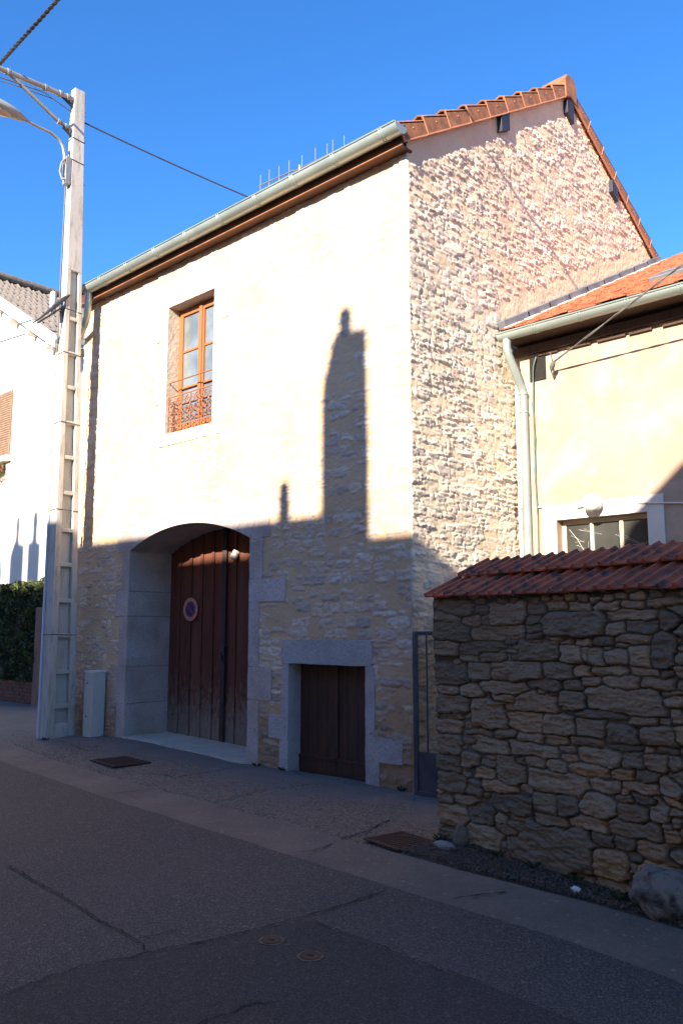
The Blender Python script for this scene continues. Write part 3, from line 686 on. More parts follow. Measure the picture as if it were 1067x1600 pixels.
# garage door
YD = 7.25
gd = MB(); edges = [-10.12, -9.86, -9.60, -9.35, -9.10, -8.84, -8.62, -8.36, -8.10, -7.84, -7.50]
for i, (a, b_) in enumerate(zip(edges, edges[1:])): gd.box(a+.004, b_-.004, YD+.003*(i % 3), YD+.05, .09-.06*(a+10.1)/2.6, 2.985)
gdo = gd.build('garage_door', M['plank'], house, bevel=.004)
mb = MB()
for i, x in enumerate(edges[1:-1]): mb.box(x-.028, x+.028, YD-.020, YD-.0005, .10-.06*(x+10.1)/2.6, 2.97)
mb.build('cover_strips', M['plank'], gdo, bevel=.004)
mb = MB(); mb.box(-8.88, -8.79, YD-.034, YD-.0205, .1, 2.96); mb.build('meeting_strip', pm('blackened_strip', (.035, .028, .024), (.06, .035, .028), 6, .7, .3), gdo, bevel=.004)
lk = MB(); lk.box(-8.875, -8.795, YD-.042, YD-.0345, 1.24, 1.37); lk.tube([(-8.80, YD-.05, 1.33), (-8.76, YD-.055, 1.35), (-8.72, YD-.05, 1.365), (-8.69, YD-.04, 1.36)], .008, 6)
lk.tube([(-8.84+.03*math.cos(a), YD-.055, 1.24+.035*math.sin(a)) for a in [k*PI/6 for k in range(13)]], .005, 5); lk.box(-8.862, -8.818, YD-.068, YD-.044, 1.17, 1.225)
lk.build('door_lock', M['iron'], gdo)
mb = MB(); mb.prism([(-10.095, 6.50, .118), (-7.525, 6.50, .052), (-7.525, 7.30, .052), (-10.095, 7.30, .118)], (0, 0, -.14)); mb.build('threshold', M['thresh'], house, bevel=.006)
t = thing('door_lamp', 'small white round lamp near the top of the garage door', 'lamp', (-8.60, YD-.05, 2.5))
mb = MB(); mb.ball((-8.58, YD-.075, 2.545), .052, 16, 10); mb.build('lamp_globe', M['white'], t, smooth=True)
mb = MB(); mb.tube([(-8.58, YD-.0205, 2.59), (-8.58, YD-.075, 2.60)], .035, 12); mb.build('lamp_base', M['white'], t, smooth=True)
# no-parking sign
sg = thing('no_parking_sign', 'round blue and red no parking sign on the garage door', 'sign', (-9.56, YD-.03, 1.85))
def disc(x, z, r, y0, y1, n=40, flat=None):
    return [(x+r*math.cos(2*PI*k/n), y0, (z+r*math.sin(2*PI*k/n)) if flat is None else max(z+r*math.sin(2*PI*k/n), z-flat)) for k in range(n)], (0, y1-y0, 0)
for nm, r, y0, y1, mt in (('sign_plate', .172, YD-.034, YD-.024, 'red'), ('letter_band', .160, YD-.036, YD-.0345, 'cream'), ('red_ring', .118, YD-.038, YD-.0365, 'red'), ('blue_field', .098, YD-.040, YD-.0385, 'blue')):
    mb = MB(); po, vec = disc(-9.56, 1.85, r, y0, y1, flat=.158 if nm == 'sign_plate' else None); mb.prism(po, vec); so = mb.build(nm, M[mt], sg)
mb = MB(); mb.obox((-9.56, YD-.041, 1.85), Vector((1, 0, -1)).normalized()*.098, Vector((1, 0, 1)).normalized()*.014, (0, .0009, 0)); mb.build('red_bar', M['red'], sg)
mb = MB(); rg = random.Random(2)
for k in range(34):
    a = 2*PI*k/34
    if k in (16, 17, 0, 33): continue
    c_ = Vector((-9.56+.139*math.cos(a), YD-.0368, 1.85+.139*math.sin(a))); rd = Vector((math.cos(a), 0, math.sin(a))); tg = Vector((-rd.z, 0, rd.x))
    mb.obox(c_+tg*rg.uniform(-.002, .002), rd*.011, tg*rg.uniform(.0022, .005), (0, .0006, 0))
mb.build('worn_lettering', M['red'], sg)
# cellar door
cd = MB()
for a, b_ in ((-6.85, -6.275), (-6.265, -5.69)):
    k = 4
    for i in range(k): cd.box(a+(b_-a)*i/k+.002, a+(b_-a)*(i+1)/k-.002, 6.735, 6.77, .17, 1.21)
cdo = cd.build('cellar_door', M['cellar'], house, bevel=.003)
mb = MB()
for a, b_ in ((-6.85, -6.272), (-6.268, -5.69)):
    mb.box(a, b_, 6.715, 6.77, .0, .168); mb.box(a, b_, 6.70, 6.734, .168, .195)
split(mb, 'bottom_rail', M['cellar'], cdo, bevel=.004)
mb = MB(); mb.box(-6.295, -6.245, 6.715, 6.7345, .2, 1.2); mb.build('centre_strip', M['cellar'], cdo, bevel=.004)

# antenna behind the roof
M['ant'] = pm('dull_aluminium', (.17, .17, .165), (.12, .12, .12), 9, .5, 0, metal=.3)
an = thing('television_antenna', 'yagi television antenna standing behind the front gutter', 'antenna', (-9.2, 9.0, 8.4))
mb = MB(); mb.tube([(-9.25, 9.0, 8.3), (-9.25, 9.0, 9.25)], .02, 8); mb.build('mast', M['metal'], an, smooth=True)
A = Vector((-10.27, 9.0, 9.27)); B = Vector((-8.2, 9.0, 9.15))
mb = MB(); mb.tube([A, A.lerp(B, .42), A.lerp(B, .45)+Vector((0, 0, -.02)), B], .012, 8); mb.build('boom', M['ant'], an, smooth=True)
mb = MB()
for k, t_ in enumerate((0.02, .13, .25, .37, .52, .67, .8, .86, .98)):
    q = A.lerp(B, t_); mb.tube([q-Vector((0, 0, .16)), q+Vector((0, 0, .20+.02*(k % 2)))], .0038, 6)
split(mb, 'element', M['ant'], an)

# ================================================================== concrete pole
pole = thing('utility_pole', 'tall tapered concrete utility pole with ladder-like recesses', 'utility pole', (-11.12, 6.14, 0))
HP = 9.92
def PX(z): return -11.05+.0*z
def PW(z): return .215-.085*z/HP
def PY0(z): return 5.925-.04*z/HP
def PY1(z): return 6.36-.305*z/HP
mb = MB()
def slab(z0, z1, fx0, fx1, fy0, fy1):      # fractions of the section at each height
    vs = []
    for z in (z0, z1):
        X1, W_, Y0, Y1 = PX(z), PW(z), PY0(z), PY1(z)
        for a, b_ in ((fx0, fy0), (fx1, fy0), (fx1, fy1), (fx0, fy1)): vs.append((X1-W_*a, Y0+(Y1-Y0)*b_, z))
    fs = [(0,1,2,3),(7,6,5,4),(4,5,1,0),(5,6,2,1),(6,7,3,2),(7,4,0,3)]
    mb.add(vs, fs)
zt = 6.95
slab(zt, HP, 0, 1, 0, 1)
slab(-.1, zt, 0, 1, 0, .27); slab(-.1, zt, 0, 1, .76, 1); slab(-.1, zt, .32, .9, .27, .76)
rz = [6.20, 5.66, 5.14, 4.60, 4.08, 3.55, 3.0, 2.5, 1.98, 1.48, .97, .49]
for z in rz+[.02]: slab(z-.03, z+.03, 0.02, .32, .27, .76)
slab(-.1, .25, .01, .32, .27, .76)
mb.build('pole_shaft', M['conc'], pole, bevel=.008)
mb = MB()
for z in (9.08, 8.72, 6.33, 5.66, 4.6, 3.3, 1.5):
    X1, W_, Y0, Y1 = PX(z)+.004, PW(z)+.008, PY0(z)-.004, PY1(z)+.004
    for a, b_ in (((X1, Y0), (X1, Y1)), ((X1, Y0), (X1-W_, Y0)), ((X1-W_, Y0), (X1-W_, Y1))):
        mb.tube([(*a, z), (*b_, z-.012)], .005, 6)
split(mb, 'steel_band', M['iron'], pole)
mb = MB()
for z in (9.62, 9.55, 9.2, 9.12, 8.42): mb.tube([(PX(z)-.06, PY1(z)-.01, z), (PX(z)-.06, PY1(z)+.05, z)], .006, 6)
split(mb, 'climbing_pin', M['iron'], pole)
mb = MB(); mb.box(-11.30, -11.262, 5.90, 5.95, 0, 3.25); mb.build('cable_duct', M['duct'], pole, bevel=.006)
mb = MB(); mb.tube([(-11.27, 5.9, 3.25), (-11.25, 5.90, 6.5), (-11.2, 5.88, 8.6)], .009, 6); mb.build('riser_cable', M['greycable'], pole, smooth=True)
# street side bracket arms
br = MB(); X = -11.10
br.tube([(X, 5.90, 9.735), (X, 5.4, 9.70), (X, 4.3, 9.60)], .042, 10)
br.tube([(X, 5.90, 9.22), (X, 5.76, 9.24), (X, 5.6, 9.29), (X, 5.42, 9.38), (X, 4.88, 9.63)], .03, 10)
for y, z in ((5.8, 9.73), (5.68, 9.725), (5.44, 9.70), (4.86, 9.65)): br.tube([(X, y, z-.005), (X, y-.03, z-.007)], .056, 10)
for y, z in ((5.8, 9.235), (5.68, 9.255)): br.tube([(X, y, z), (X, y-.03, z+.004)], .046, 10)
br.build('bracket_arm', M['metal'], pole, smooth=True)
mb = MB(); mb.obox((X, 5.80, 9.66), (.012, 0, 0), (0, .13, -.06), (0, .01, .025)); mb.obox((X, 5.83, 9.16), (.012, 0, 0), (0, .09, -.05), (0, .01, .022)); split(mb, 'bracket_gusset', M['iron'], pole)
mb = MB(); mb.tube([(X+.02, 5.87, 9.5), (X+.02, 5.4, 9.6), (X+.02, 4.9, 9.52), (X+.02, 4.3, 9.42)], .008, 6); mb.tube([(X-.02, 5.6, 9.6), (X-.02, 4.9, 9.50), (X-.02, 4.3, 9.34)], .006, 6); split(mb, 'arm_cable', M['greycable'], pole)
# junction at eaves height
mb = MB(); mb.tube([(-11.04, 5.95, 6.55), (-11.05, 5.87, 6.47), (-11.07, 5.72, 6.30)], [.012, .034, .034], 10); mb.tube([(-11.07, 5.72, 6.30), (-11.09, 5.55, 6.10), (-11.1, 5.43, 5.98)], [.03, .014, .012], 10)
mb.tube([(-11.05, 5.9, 6.38), (-11.08, 5.72, 6.20), (-11.12, 5.5, 6.0)], .012, 8)
mb.tube([(-11.08, 5.88, 6.36), (-11.08, 5.84, 6.26), (-11.1, 5.87, 6.15), (-11.12, 5.89, 6.24), (-11.1, 5.87, 6.34)], .014, 8)
mb.build('cable_clamp', M['iron'], pole, smooth=True)
mb = MB(); mb.tube([(-11.12, 5.74, 6.22), (-11.12, 5.73, 6.52)], .045, 12); mb.ball((-11.12, 5.73, 6.52), .045, 12, 8); mb.build('junction_sleeve', M['duct'], pole, smooth=True)
# street lamp fixed on the pole
sl = thing('street_lamp', 'grey cobra head street lamp on a curved arm from the pole', 'street lamp', (-11.12, 5.80, 8.7))
mb = MB(); mb.tube([(X, 5.80, 8.42), (X, 5.79, 8.76), (X, 5.75, 8.90), (X, 5.68, 8.98), (X, 5.55, 9.02), (X, 5.35, 9.02), (X, 5.16, 9.03)], [.03, .026, .024, .024, .022, .022, .022], 10); mb.build('lamp_arm', M['metal'], sl, smooth=True)
mb = MB(); mb.tube([(X, 5.20, 9.03), (X, 5.15, 9.03), (X, 5.05, 9.035), (X, 4.88, 9.04), (X, 4.68, 9.05), (X, 4.5, 9.06), (X, 4.42, 9.065)], [.026, .04, .085, .12, .125, .09, .02], 16)
for i, v in enumerate(mb.v): mb.v[i] = (v[0], v[1], 9.04+(v[2]-9.04)*(.85 if v[2] > 9.04 else .55))
mb.build('lamp_head', pm('lamp_housing', (.30, .32, .30), (.24, .26, .24), 5, .5, .1), sl, smooth=True)
mb = MB(); mb.ball((X, 4.74, 8.985), .095, 16, 8, (.9, 2.0, .55)); mb.build('lamp_cover', pm('lamp_plastic', (.42, .34, .24), (.34, .27, .2), 4, .3, 0), sl, smooth=True)
mb = MB(); mb.tube([(X+.03, 5.79, 8.7), (X+.03, 5.73, 8.6), (X+.03, 5.71, 8.45), (X+.03, 5.75, 8.34), (X+.03, 5.81, 8.36), (X+.03, 5.81, 8.58), (X+.03, 5.77, 8.64)], .014, 8); mb.box(X-.05, X+.05, 5.80, 5.88, 8.30, 8.74); mb.build('lamp_bracket', M['metal'], sl, smooth=True)

# overhead cables
def cable(name, pts, r, mat, label, strands=0, pitch=.35):
    pts = [Vector(p) for p in pts]; P_ = []
    for a, b_ in zip(pts, pts[1:]):
        k = max(1, int((b_-a).length/.12)); P_ += [a.lerp(b_, i/k) for i in range(k)]
    P_.append(pts[-1]); mb = MB()
    if not strands: mb.tube(P_, r, 7)
    for s in range(strands):
        q = []; L = 0
        for i, p_ in enumerate(P_):
            if i: L += (p_-P_[i-1]).length
            a = 2*PI*(L/pitch+s/strands); t_ = (P_[min(i+1, len(P_)-1)]-P_[max(i-1, 0)]).normalized(); e1 = t_.cross(Vector((0, 0, 1))).normalized(); e2 = t_.cross(e1)
            q.append(p_+(e1*math.cos(a)+e2*math.sin(a))*r)
        mb.tube(q, r*.95, 6)
    return tag(mb.build(name, mat, smooth=True), label, 'cable')
def sag(a, b_, s, n=10):
    a, b_ = Vector(a), Vector(b_); return [a.lerp(b_, i/n)-Vector((0, 0, 4*s*(i/n)*(1-i/n))) for i in range(n+1)]
a0 = Vector((-11.3, 4.803, 9.852)); a1 = Vector((-4.2, 4.197, 9.15)); d_ = a1-a0
cable('overhead_cable', [a0-d_*1.2+Vector((0, 0, -.3)), a0-d_*.3, a0, a0+d_*.5, a1, a1+d_*.4+Vector((0, 0, .12)), a1+d_+Vector((0, 0, .6)), a1+d_*2+Vector((0, 0, 2.0))], .017, M['black'], 'thick twisted overhead cable at the top left corner above the lamp', 3)
cable('overhead_cable', sag((-11.11, 6.10, 9.45), (-9.9, 9.2, 8.75), .03)[:], .012, M['black'], 'thin black cable from the pole top down behind the gutter')
cable('overhead_cable', [Vector((-4.5, 8.45, 4.62))+Vector((1, -.434, .211))*s for s in (0, .5, 1, 2, 3, 5)], .0065, M['greycable'], 'twisted grey cable stretched from the annexe wall hook past its gutter', 2, .16)
cable('cable_shadow_line', [(-17.5, 8.97, 8.05), (-18.6, 8.965, 7.95), (-20.5, 8.965, 7.55)], .012, M['greycable'], 'thin strand standing in for a cable shadow on the white house wall below its bargeboard')  # added strand imitates the shadow of a cable that is not modelled

# meter cabinet
mc = thing('meter_cabinet', 'narrow pale grey utility cabinet between the pole and the garage arch', 'utility cabinet', (-10.72, 6.34, .05))
mb = MB(); mb.box(-10.795, -10.575, 6.325, 6.53, .04, .965); mb.build('cabinet_body', M['cabinet'], mc, bevel=.008)
mb = MB(); mb.box(-10.803, -10.567, 6.317, 6.533, .967, .988); mb.build('cabinet_cap', M['white'], mc, bevel=.004)
mb = MB(); mb.box(-10.78, -10.59, 6.317, 6.3245, .22, .95); dr = mb.build('cabinet_door', M['cabinet'], mc, bevel=.002)
mb = MB()
for z in (.82, .36): mb.tube([(-10.70, 6.316, z), (-10.70, 6.308, z)], .013, 6)
split(mb, 'cabinet_lock', M['iron'], dr)

# ================================================================== annexe
ax = thing('annexe_house', 'low cream rendered annexe with orange tiled roof and zinc gutter', 'house', (-3, 8.57, 0)); YA = 8.57
mb = MB(); xa, xb, zt_ = -4.555, -3.50, 2.812
mb.box(-5.03, xa-.0, YA, YA+.3, 0, 4.95); mb.box(xb, 6, YA, YA+.3, 0, 4.95); mb.box(xa, xb, YA, YA+.3, zt_, 4.95); mb.box(xa, xb, YA, YA+.3, 0, 1.75)
mb.box(5.7, 6, YA+.3, 14, 0, 5.1); mb.box(-5, 6, 14, 14.3, 0, 5.1)
o = mb.build('wall', M['render_y'], ax)
mb = MB(); mb.box(-4.72, xb+.0, YA-.012, YA-.001, zt_, 2.99); mb.box(xb+.001, -3.32, YA-.012, YA-.001, 1.7, 2.99); mb.box(-4.72, xa, YA-.011, YA-.001, 1.7, zt_-.001); mb.build('window_band', M['band'], ax, bevel=.003)
mb = MB(); mb.box(-5.035, -4.86, YA-.015, YA-.001, 0, 4.5); mb.build('corner_band', M['band'], ax)
mb = MB(); frame(mb, xa, xb, 1.75, zt_, YA+.12, YA+.16, .05)
for x in (-4.19, -3.845): mb.box(x-.02, x+.02, YA+.115, YA+.155, 1.8, zt_-.05)
mb.box(xa+.05, xb-.05, YA+.125, YA+.15, 2.2, 2.24)
wn = mb.build('window', pm('old_window_paint', (.62, .52, .38), (.5, .42, .3), 8, .7, .2), ax, bevel=.003)
mb = MB(); mb.box(xa+.04, xb-.04, YA+.137, YA+.143, 1.79, zt_-.04); mb.build('pane', M['glass_old'], wn)
cw = MB(); rc = random.Random(8)
for k in range(9):
    x = rc.uniform(xa+.1, xb-.1); z = rc.uniform(2.3, 2.72); pts = [(x+i*rc.uniform(.02, .05)*rc.choice((1, 1, -1)), YA+.131, z-i*rc.uniform(-.01, .05)) for i in range(5)]
    cw.tube(pts, .0008, 4)
cw.tube([(-4.47, YA+.131, 2.71), (-4.38, YA+.13, 2.60), (-4.3, YA+.131, 2.46), (-4.22, YA+.13, 2.30)], .0018, 4)
split(cw, 'cobwebs', M['white'], wn)
# roof of plain tiles
ra = MB(); rt = random.Random(3); sl_ = .508; ln = math.hypot(1, sl_); T = Vector((0, 1/ln, sl_/ln)); Nn = Vector((0, -sl_/ln, 1/ln)); base = Vector((0, 8.27, 5.075))
nrow = int(5.9*1.12/.15)
for r_ in range(nrow):
    x = -5.0+(.085 if r_ % 2 else 0)
    while x < 3.0:
        c_ = base+T*(r_*.15+.12+rt.uniform(-.012, .012))+Nn*(.030+rt.uniform(-.006, .012)); c_.x = x+.085
        ra.obox(c_, (.0805, 0, rt.uniform(-.003, .003)), T*.15-Nn*(.012+rt.uniform(0, .006)), Nn*.009); x += .17
rfa = ra.build('roof', M['orange'], ax)
mb = MB(); mb.prism([(-5.0, 8.27, 5.03), (-5.0, 14.2, 5.03+5.93*sl_), (-5.0, 14.2, 5.06+5.93*sl_), (-5.0, 8.27, 5.06)], (11, 0, 0)); mb.build('roof_boarding', M['cellar'], ax)
mb = MB()
mb.box(-5.0, 6, 8.50, 8.565, 4.83, 4.93)
for i in range(9): mb.box(-4.7+.37*i, -4.45+.37*i+.04*(i % 3), 8.535, 8.566, 4.79-.004*i, 4.812-.004*i)
sb = MB(); sb.box(-5.0, 6, 8.25, 8.86, 4.975, 5.0); sb.build('soffit_board', M['cellar'], ax)
mb.build('eave_shade_strip', M['cellar'], ax)  # dark strips stand in for the eave shadow on the plaster
mb = MB(); k = 9
for i in range(k):
    c_ = base+T*(.05+i*.62+.31)+Nn*.085; c_.x = -5.015; mb.obox(c_, (.05, 0, 0), T*.335-Nn*.004, Nn*.055)
mb.build('flashing', M['lead'], ax, bevel=.01)
mb = MB()
for i in range(34):
    c_ = base+T*(.08+i*.165)+Nn*.05; c_.x = -4.93+.02*(i % 2)
    if i % 3 != 2: mb.obox(c_, (.05, 0, 0), T*.075, Nn*.012)
split(mb, 'mortar_fillet', M['band'], ax)
mb = MB(); c_ = base+T*1.45+Nn*.06; c_.x = -2.9; mb.obox(c_, (.72, 0, 0), T*.34, Nn*.03); c_ = base+T*1.45+Nn*.095; c_.x = -2.9; mb.obox(c_, (.66, 0, 0), T*.05, Nn*.012); mb.build('zinc_hatch', M['lead'], ax, bevel=.01)
gutter(-5.02, 6, 8.215, 5.03, .078, ax, [-4.55, -4.0, -3.45, -2.9, -2.3])
mb = MB(); mb.tube([(-4.93, 8.22, 4.965), (-4.93, 8.22, 4.86), (-4.925, 8.235, 4.79), (-4.91, 8.36, 4.60), (-4.90, 8.475, 4.43), (-4.895, 8.50, 4.36), (-4.895, 8.50, .1)], .05, 16); dpa = mb.build('downpipe', M['zinc'], ax, smooth=True)
mb = MB()
for z, h_ in ((4.34, .03), (4.12, .02)): mb.tube([(-4.895, 8.50, z), (-4.895, 8.50, z+h_)], .058, 16)
mb.tube([(-4.93, 8.225, 4.83), (-4.925, 8.245, 4.80)], .055, 14); split(mb, 'pipe_collar', M['zinc'], dpa, smooth=True)
mb = MB(); mb.box(-4.83, -4.62, 8.555, 8.569, 4.50, 4.80); mb.build('recess_shade', M['crack'], ax)  # flat plate, the shade inside the recess is painted as near-black colour
mb = MB(); mb.tube([(-4.72, 8.52, 4.78), (-4.75, 8.50, 4.66), (-4.77, 8.52, 4.5), (-4.785, 8.54, 4.2), (-4.79, 8.545, 3.2), (-4.78, 8.545, 2.9)], .009, 6); mb.tube([(-4.80, 8.54, 4.25), (-4.775, 8.535, 3.8), (-4.80, 8.54, 3.4), (-4.775, 8.54, 2.95), (-4.80, 8.55, 1.8)], .007, 6)
mb.build('wall_cable', pm('green_cable', (.10, .13, .11), (.06, .08, .07), 9, .6, 0), ax, smooth=True)
mb = MB(); mb.tube([(-4.78, 8.55, 2.985), (-4.2, 8.55, 2.975)], .010, 6); mb.tube([(-3.95, 8.55, 2.95), (-3.1, 8.55, 2.865), (-2.4, 8.55, 2.86)], .010, 6); split(mb, 'conduit', M['band'], ax, smooth=True)
mb = MB(); mb.tube([(-4.50, 8.57, 4.50), (-4.50, 8.50, 4.50), (-4.50, 8.47, 4.54), (-4.51, 8.49, 4.58)], .009, 6); mb.tube([(-4.50, 8.47, 4.55), (-4.47, 8.44, 4.60), (-4.43, 8.42, 4.635)], [.014, .036, .012], 8); mb.tube([(-4.5, 8.52, 4.56), (-4.52, 8.52, 4.72), (-4.55, 8.54, 4.82)], .005, 5)
mb.build('insulator_hook', M['greycable'], ax, smooth=True)
mb = MB(); mb.tube([(-5.0, 8.55, 3.0), (-4.97, 8.54, 2.93), (-4.97, 8.54, 2.5), (-4.96, 8.545, 1.6)], .011, 6); mb.build('side_conduit', M['greycable'], ax, smooth=True)
lp = thing('wall_lamp', 'round glass bulkhead lamp above the annexe window', 'lamp', (-4.06, 8.57, 2.95))
mb = MB(); mb.ball((-4.06, 8.45, 2.955), .105, 22, 14); mb.build('lamp_globe', M['globe'], lp, smooth=True)
mb = MB(); mb.tube([(-4.06, 8.56, 2.955), (-4.06, 8.50, 2.955)], .085, 18); mb.box(-4.28, -4.13, 8.52, 8.558, 2.93, 2.985); mb.build('lamp_base', M['band'], lp, smooth=True)

# ================================================================== gate
gt = thing('metal_gate', 'narrow blue-grey metal gate between the house corner and dry wall', 'gate', (-4.5, 6.45, 0))
mb = MB(); yg = 6.45
mb.box(-4.995, -4.955, yg-.02, yg+.02, .0, 1.56); mb.box(-4.07, -4.03, yg-.02, yg+.02, .0, 1.56); mb.box(-4.954, -4.071, yg-.018, yg+.018, 1.525, 1.56); mb.box(-4.954, -4.071, yg-.018, yg+.018, .0+.03, .07)
mb.build('gate_frame', M['gate'], gt, bevel=.003)
mb = MB()
for i in range(6): x = -4.84+.135*i; mb.tube([(x, yg, .43), (x, yg, 1.524)], .008, 8)
split(mb, 'gate_bar', M['iron'], gt, smooth=True)
mb = MB(); mb.box(-4.953, -4.072, yg-.006, yg+.004, .071, .43); mb.build('gate_panel', M['gate'], gt)

# ================================================================== dry stone wall
th = -.229; uu = Vector((math.cos(th), math.sin(th), 0)); nn = Vector((-math.sin(th), math.cos(th), 0)); p0 = Vector((-3.86, 5.25, 0))
dw = thing('dry_stone_wall', 'old rubble stone boundary wall capped with dark red tiles', 'wall', (-2.5, 4.95, 0))
traced = [(0.25,1.73,0.17,0.062),(0.53,1.72,0.076,0.026),(0.77,1.69,0.165,0.074),(1.04,1.72,0.087,0.034),(1.22,1.74,0.088,0.03),(1.41,1.73,0.098,0.029),(1.61,1.73,0.101,0.028),(1.81,1.73,0.069,0.023),(2.03,1.74,0.117,0.031),(0.17,1.68,0.132,0.041),(0.41,1.64,0.104,0.045),(0.56,1.65,0.034,0.031),(1.02,1.65,0.077,0.028),(1.36,1.62,0.239,0.076),(1.79,1.67,0.185,0.03),(2.07,1.64,0.072,0.068),(0.68,1.56,0.25,0.053),(1.03,1.59,0.084,0.027),(1.02,1.54,0.082,0.023),(1.68,1.59,0.074,0.039),(1.87,1.6,0.113,0.036),(0.22,1.57,0.191,0.064),(0.81,1.5,0.081,0.023),(1.02,1.51,0.098,0.015),(1.24,1.52,0.123,0.016),(0.15,1.44,0.125,0.05),(0.51,1.45,0.215,0.046),(1.03,1.45,0.202,0.069),(1.3,1.51,0.055,0.022),(1.43,1.51,0.07,0.021),(1.59,1.52,0.073,0.03),(1.8,1.53,0.133,0.027),(2.02,1.47,0.083,0.1),(2.11,1.52,0.025,0.038),(1.33,1.43,0.086,0.058),(1.46,1.43,0.033,0.053),(1.55,1.42,0.056,0.052),(1.69,1.42,0.082,0.044),(1.85,1.43,0.074,0.063),(0.39,1.37,0.104,0.026),(0.61,1.4,0.116,0.046),(0.18,1.25,0.171,0.072),(0.48,1.28,0.117,0.058),(0.84,1.3,0.242,0.066),(1.22,1.32,0.131,0.052),(1.42,1.32,0.065,0.034),(1.62,1.33,0.136,0.029),(1.87,1.34,0.104,0.025),(2.04,1.34,0.055,0.024),(0.73,1.18,0.218,0.043),(1.1,1.22,0.143,0.038),(1.34,1.23,0.079,0.031),(1.49,1.26,0.071,0.028),(1.71,1.27,0.12,0.038),(1.97,1.27,0.125,0.035),(0.14,1.13,0.124,0.032),(0.39,1.15,0.11,0.048),(0.72,1.11,0.1,0.029),(1.01,1.1,0.184,0.064),(1.33,1.14,0.107,0.057),(1.72,1.16,0.267,0.075),(2.06,1.19,0.06,0.041),(0.18,1.03,0.164,0.067),(0.77,1.05,0.058,0.023),(0.58,0.99,0.171,0.097),(0.24,0.95,0.06,0.027),(0.92,0.97,0.155,0.066),(1.21,0.97,0.134,0.062),(1.55,1.07,0.195,0.026),(1.85,1.06,0.097,0.027),(2.0,1.07,0.04,0.02),(2.08,1.1,0.032,0.047),(1.46,0.98,0.106,0.048),(1.69,0.96,0.114,0.054),(1.97,0.98,0.131,0.055),(0.15,0.86,0.137,0.045),(0.45,0.85,0.152,0.023),(0.72,0.87,0.106,0.031),(0.95,0.87,0.123,0.032),(1.19,0.87,0.105,0.026),(1.42,0.89,0.127,0.03),(0.37,0.78,0.084,0.023),(0.59,0.77,0.173,0.05),(0.98,0.79,0.206,0.042),(1.71,0.89,0.113,0.023),(1.88,0.89,0.051,0.019),(2.01,0.9,0.084,0.022),(0.14,0.73,0.13,0.071),(0.58,0.7,0.069,0.019),(1.28,0.83,0.074,0.023),(1.29,0.77,0.077,0.026),(1.52,0.81,0.152,0.053),(1.77,0.82,0.08,0.044),(1.93,0.83,0.074,0.048),(2.05,0.83,0.042,0.057),(0.14,0.59,0.13,0.057),(0.55,0.65,0.08,0.027),(0.77,0.63,0.127,0.093),(0.86,0.7,0.056,0.032),(1.01,0.71,0.084,0.038),(1.18,0.71,0.075,0.04),(1.43,0.72,0.165,0.044),(1.69,0.73,0.089,0.035),(1.86,0.74,0.082,0.032),(0.37,0.65,0.09,0.052),(0.52,0.57,0.092,0.044),(1.19,0.61,0.233,0.074),(1.55,0.65,0.114,0.045),(1.81,0.67,0.136,0.032),(2.02,0.71,0.068,0.06),(0.17,0.46,0.162,0.066),(0.41,0.46,0.078,0.051),(0.66,0.5,0.159,0.043),(0.91,0.53,0.072,0.026),(0.53,0.43,0.049,0.023),(0.08,0.33,0.097,0.037),(0.32,0.36,0.129,0.034),(0.79,0.41,0.191,0.067),(1.08,0.46,0.097,0.069),(1.26,0.49,0.082,0.075),(1.49,0.52,0.135,0.063),(1.68,0.59,0.068,0.025),(1.85,0.61,0.097,0.023),(2.01,0.63,0.068,0.025),(1.74,0.51,0.102,0.055),(1.93,0.57,0.06,0.067),(2.04,0.58,0.042,0.023),(0.17,0.23,0.168,0.071),(0.47,0.29,0.124,0.058),(0.68,0.29,0.047,0.032),(0.84,0.32,0.101,0.022),(1.11,0.36,0.153,0.04),(1.42,0.4,0.15,0.044),(1.75,0.43,0.171,0.055),(1.97,0.49,0.042,0.019),(2.05,0.52,0.028,0.036),(2.0,0.44,0.067,0.033),(0.16,0.07,0.101,0.052),(0.47,0.14,0.192,0.075),(0.76,0.23,0.137,0.034),(1.52,0.33,0.095,0.034),(1.69,0.34,0.076,0.042),(1.92,0.34,0.149,0.055),(0.46,0.02,0.198,0.045),(0.72,0.08,0.054,0.072),(1.11,0.2,0.339,0.143),(1.57,0.19,0.12,0.081),(1.75,0.27,0.059,0.024),(1.73,0.21,0.034,0.034),(1.37,0.07,0.085,0.036),(1.58,0.08,0.124,0.038),(1.9,0.21,0.161,0.073)]
rs = np.random.RandomState(21)
st = [(a, b_, c_*.5*(1 if c_ < .15 else 1), d_*.5, rs.normal(0, .02)) for a, b_, c_, d_ in []]
st = [(a, b_, c_, d_, rs.normal(0, .025)) for a, b_, c_, d_ in traced]
st += [s for s in courses(2.16, 3.6, 0, 1.85, (.05, .13), (.1, .34), rs, .03)]
for s in courses(0, 2.15, 0, 1.85, (.04, .07), (.06, .14), rs, .05):      # small packing in gaps
    if min(max(abs(s[0]-q[0])/q[2], abs(s[1]-q[1])/q[3]) for q in st) > 1.12: st.append((s[0], s[1], s[2]*.8, s[3]*.8, s[4]))
du = .0065; U, V = np.meshgrid(np.arange(int(3.5/du))*du, -.05+np.arange(int(1.9/du))*du)
d1, d2, idx = field(U, V, st, .013, 33, p=5, wf=12)
K = len(st); offs = rs.rand(K); r1 = rs.rand(K); r2 = rs.rand(K); gu = rs.normal(0, .05, K); gv = rs.normal(0, .10, K)
hw = np.array([s[2] for s in st]); hh = np.array([s[3] for s in st]); cu = np.array([s[0] for s in st]); cv = np.array([s[1] for s in st])
mn = np.minimum(hw, hh)[idx]; e = (d2-d1)*mn; inn = 1-sstep(d1, .92, 1.35)
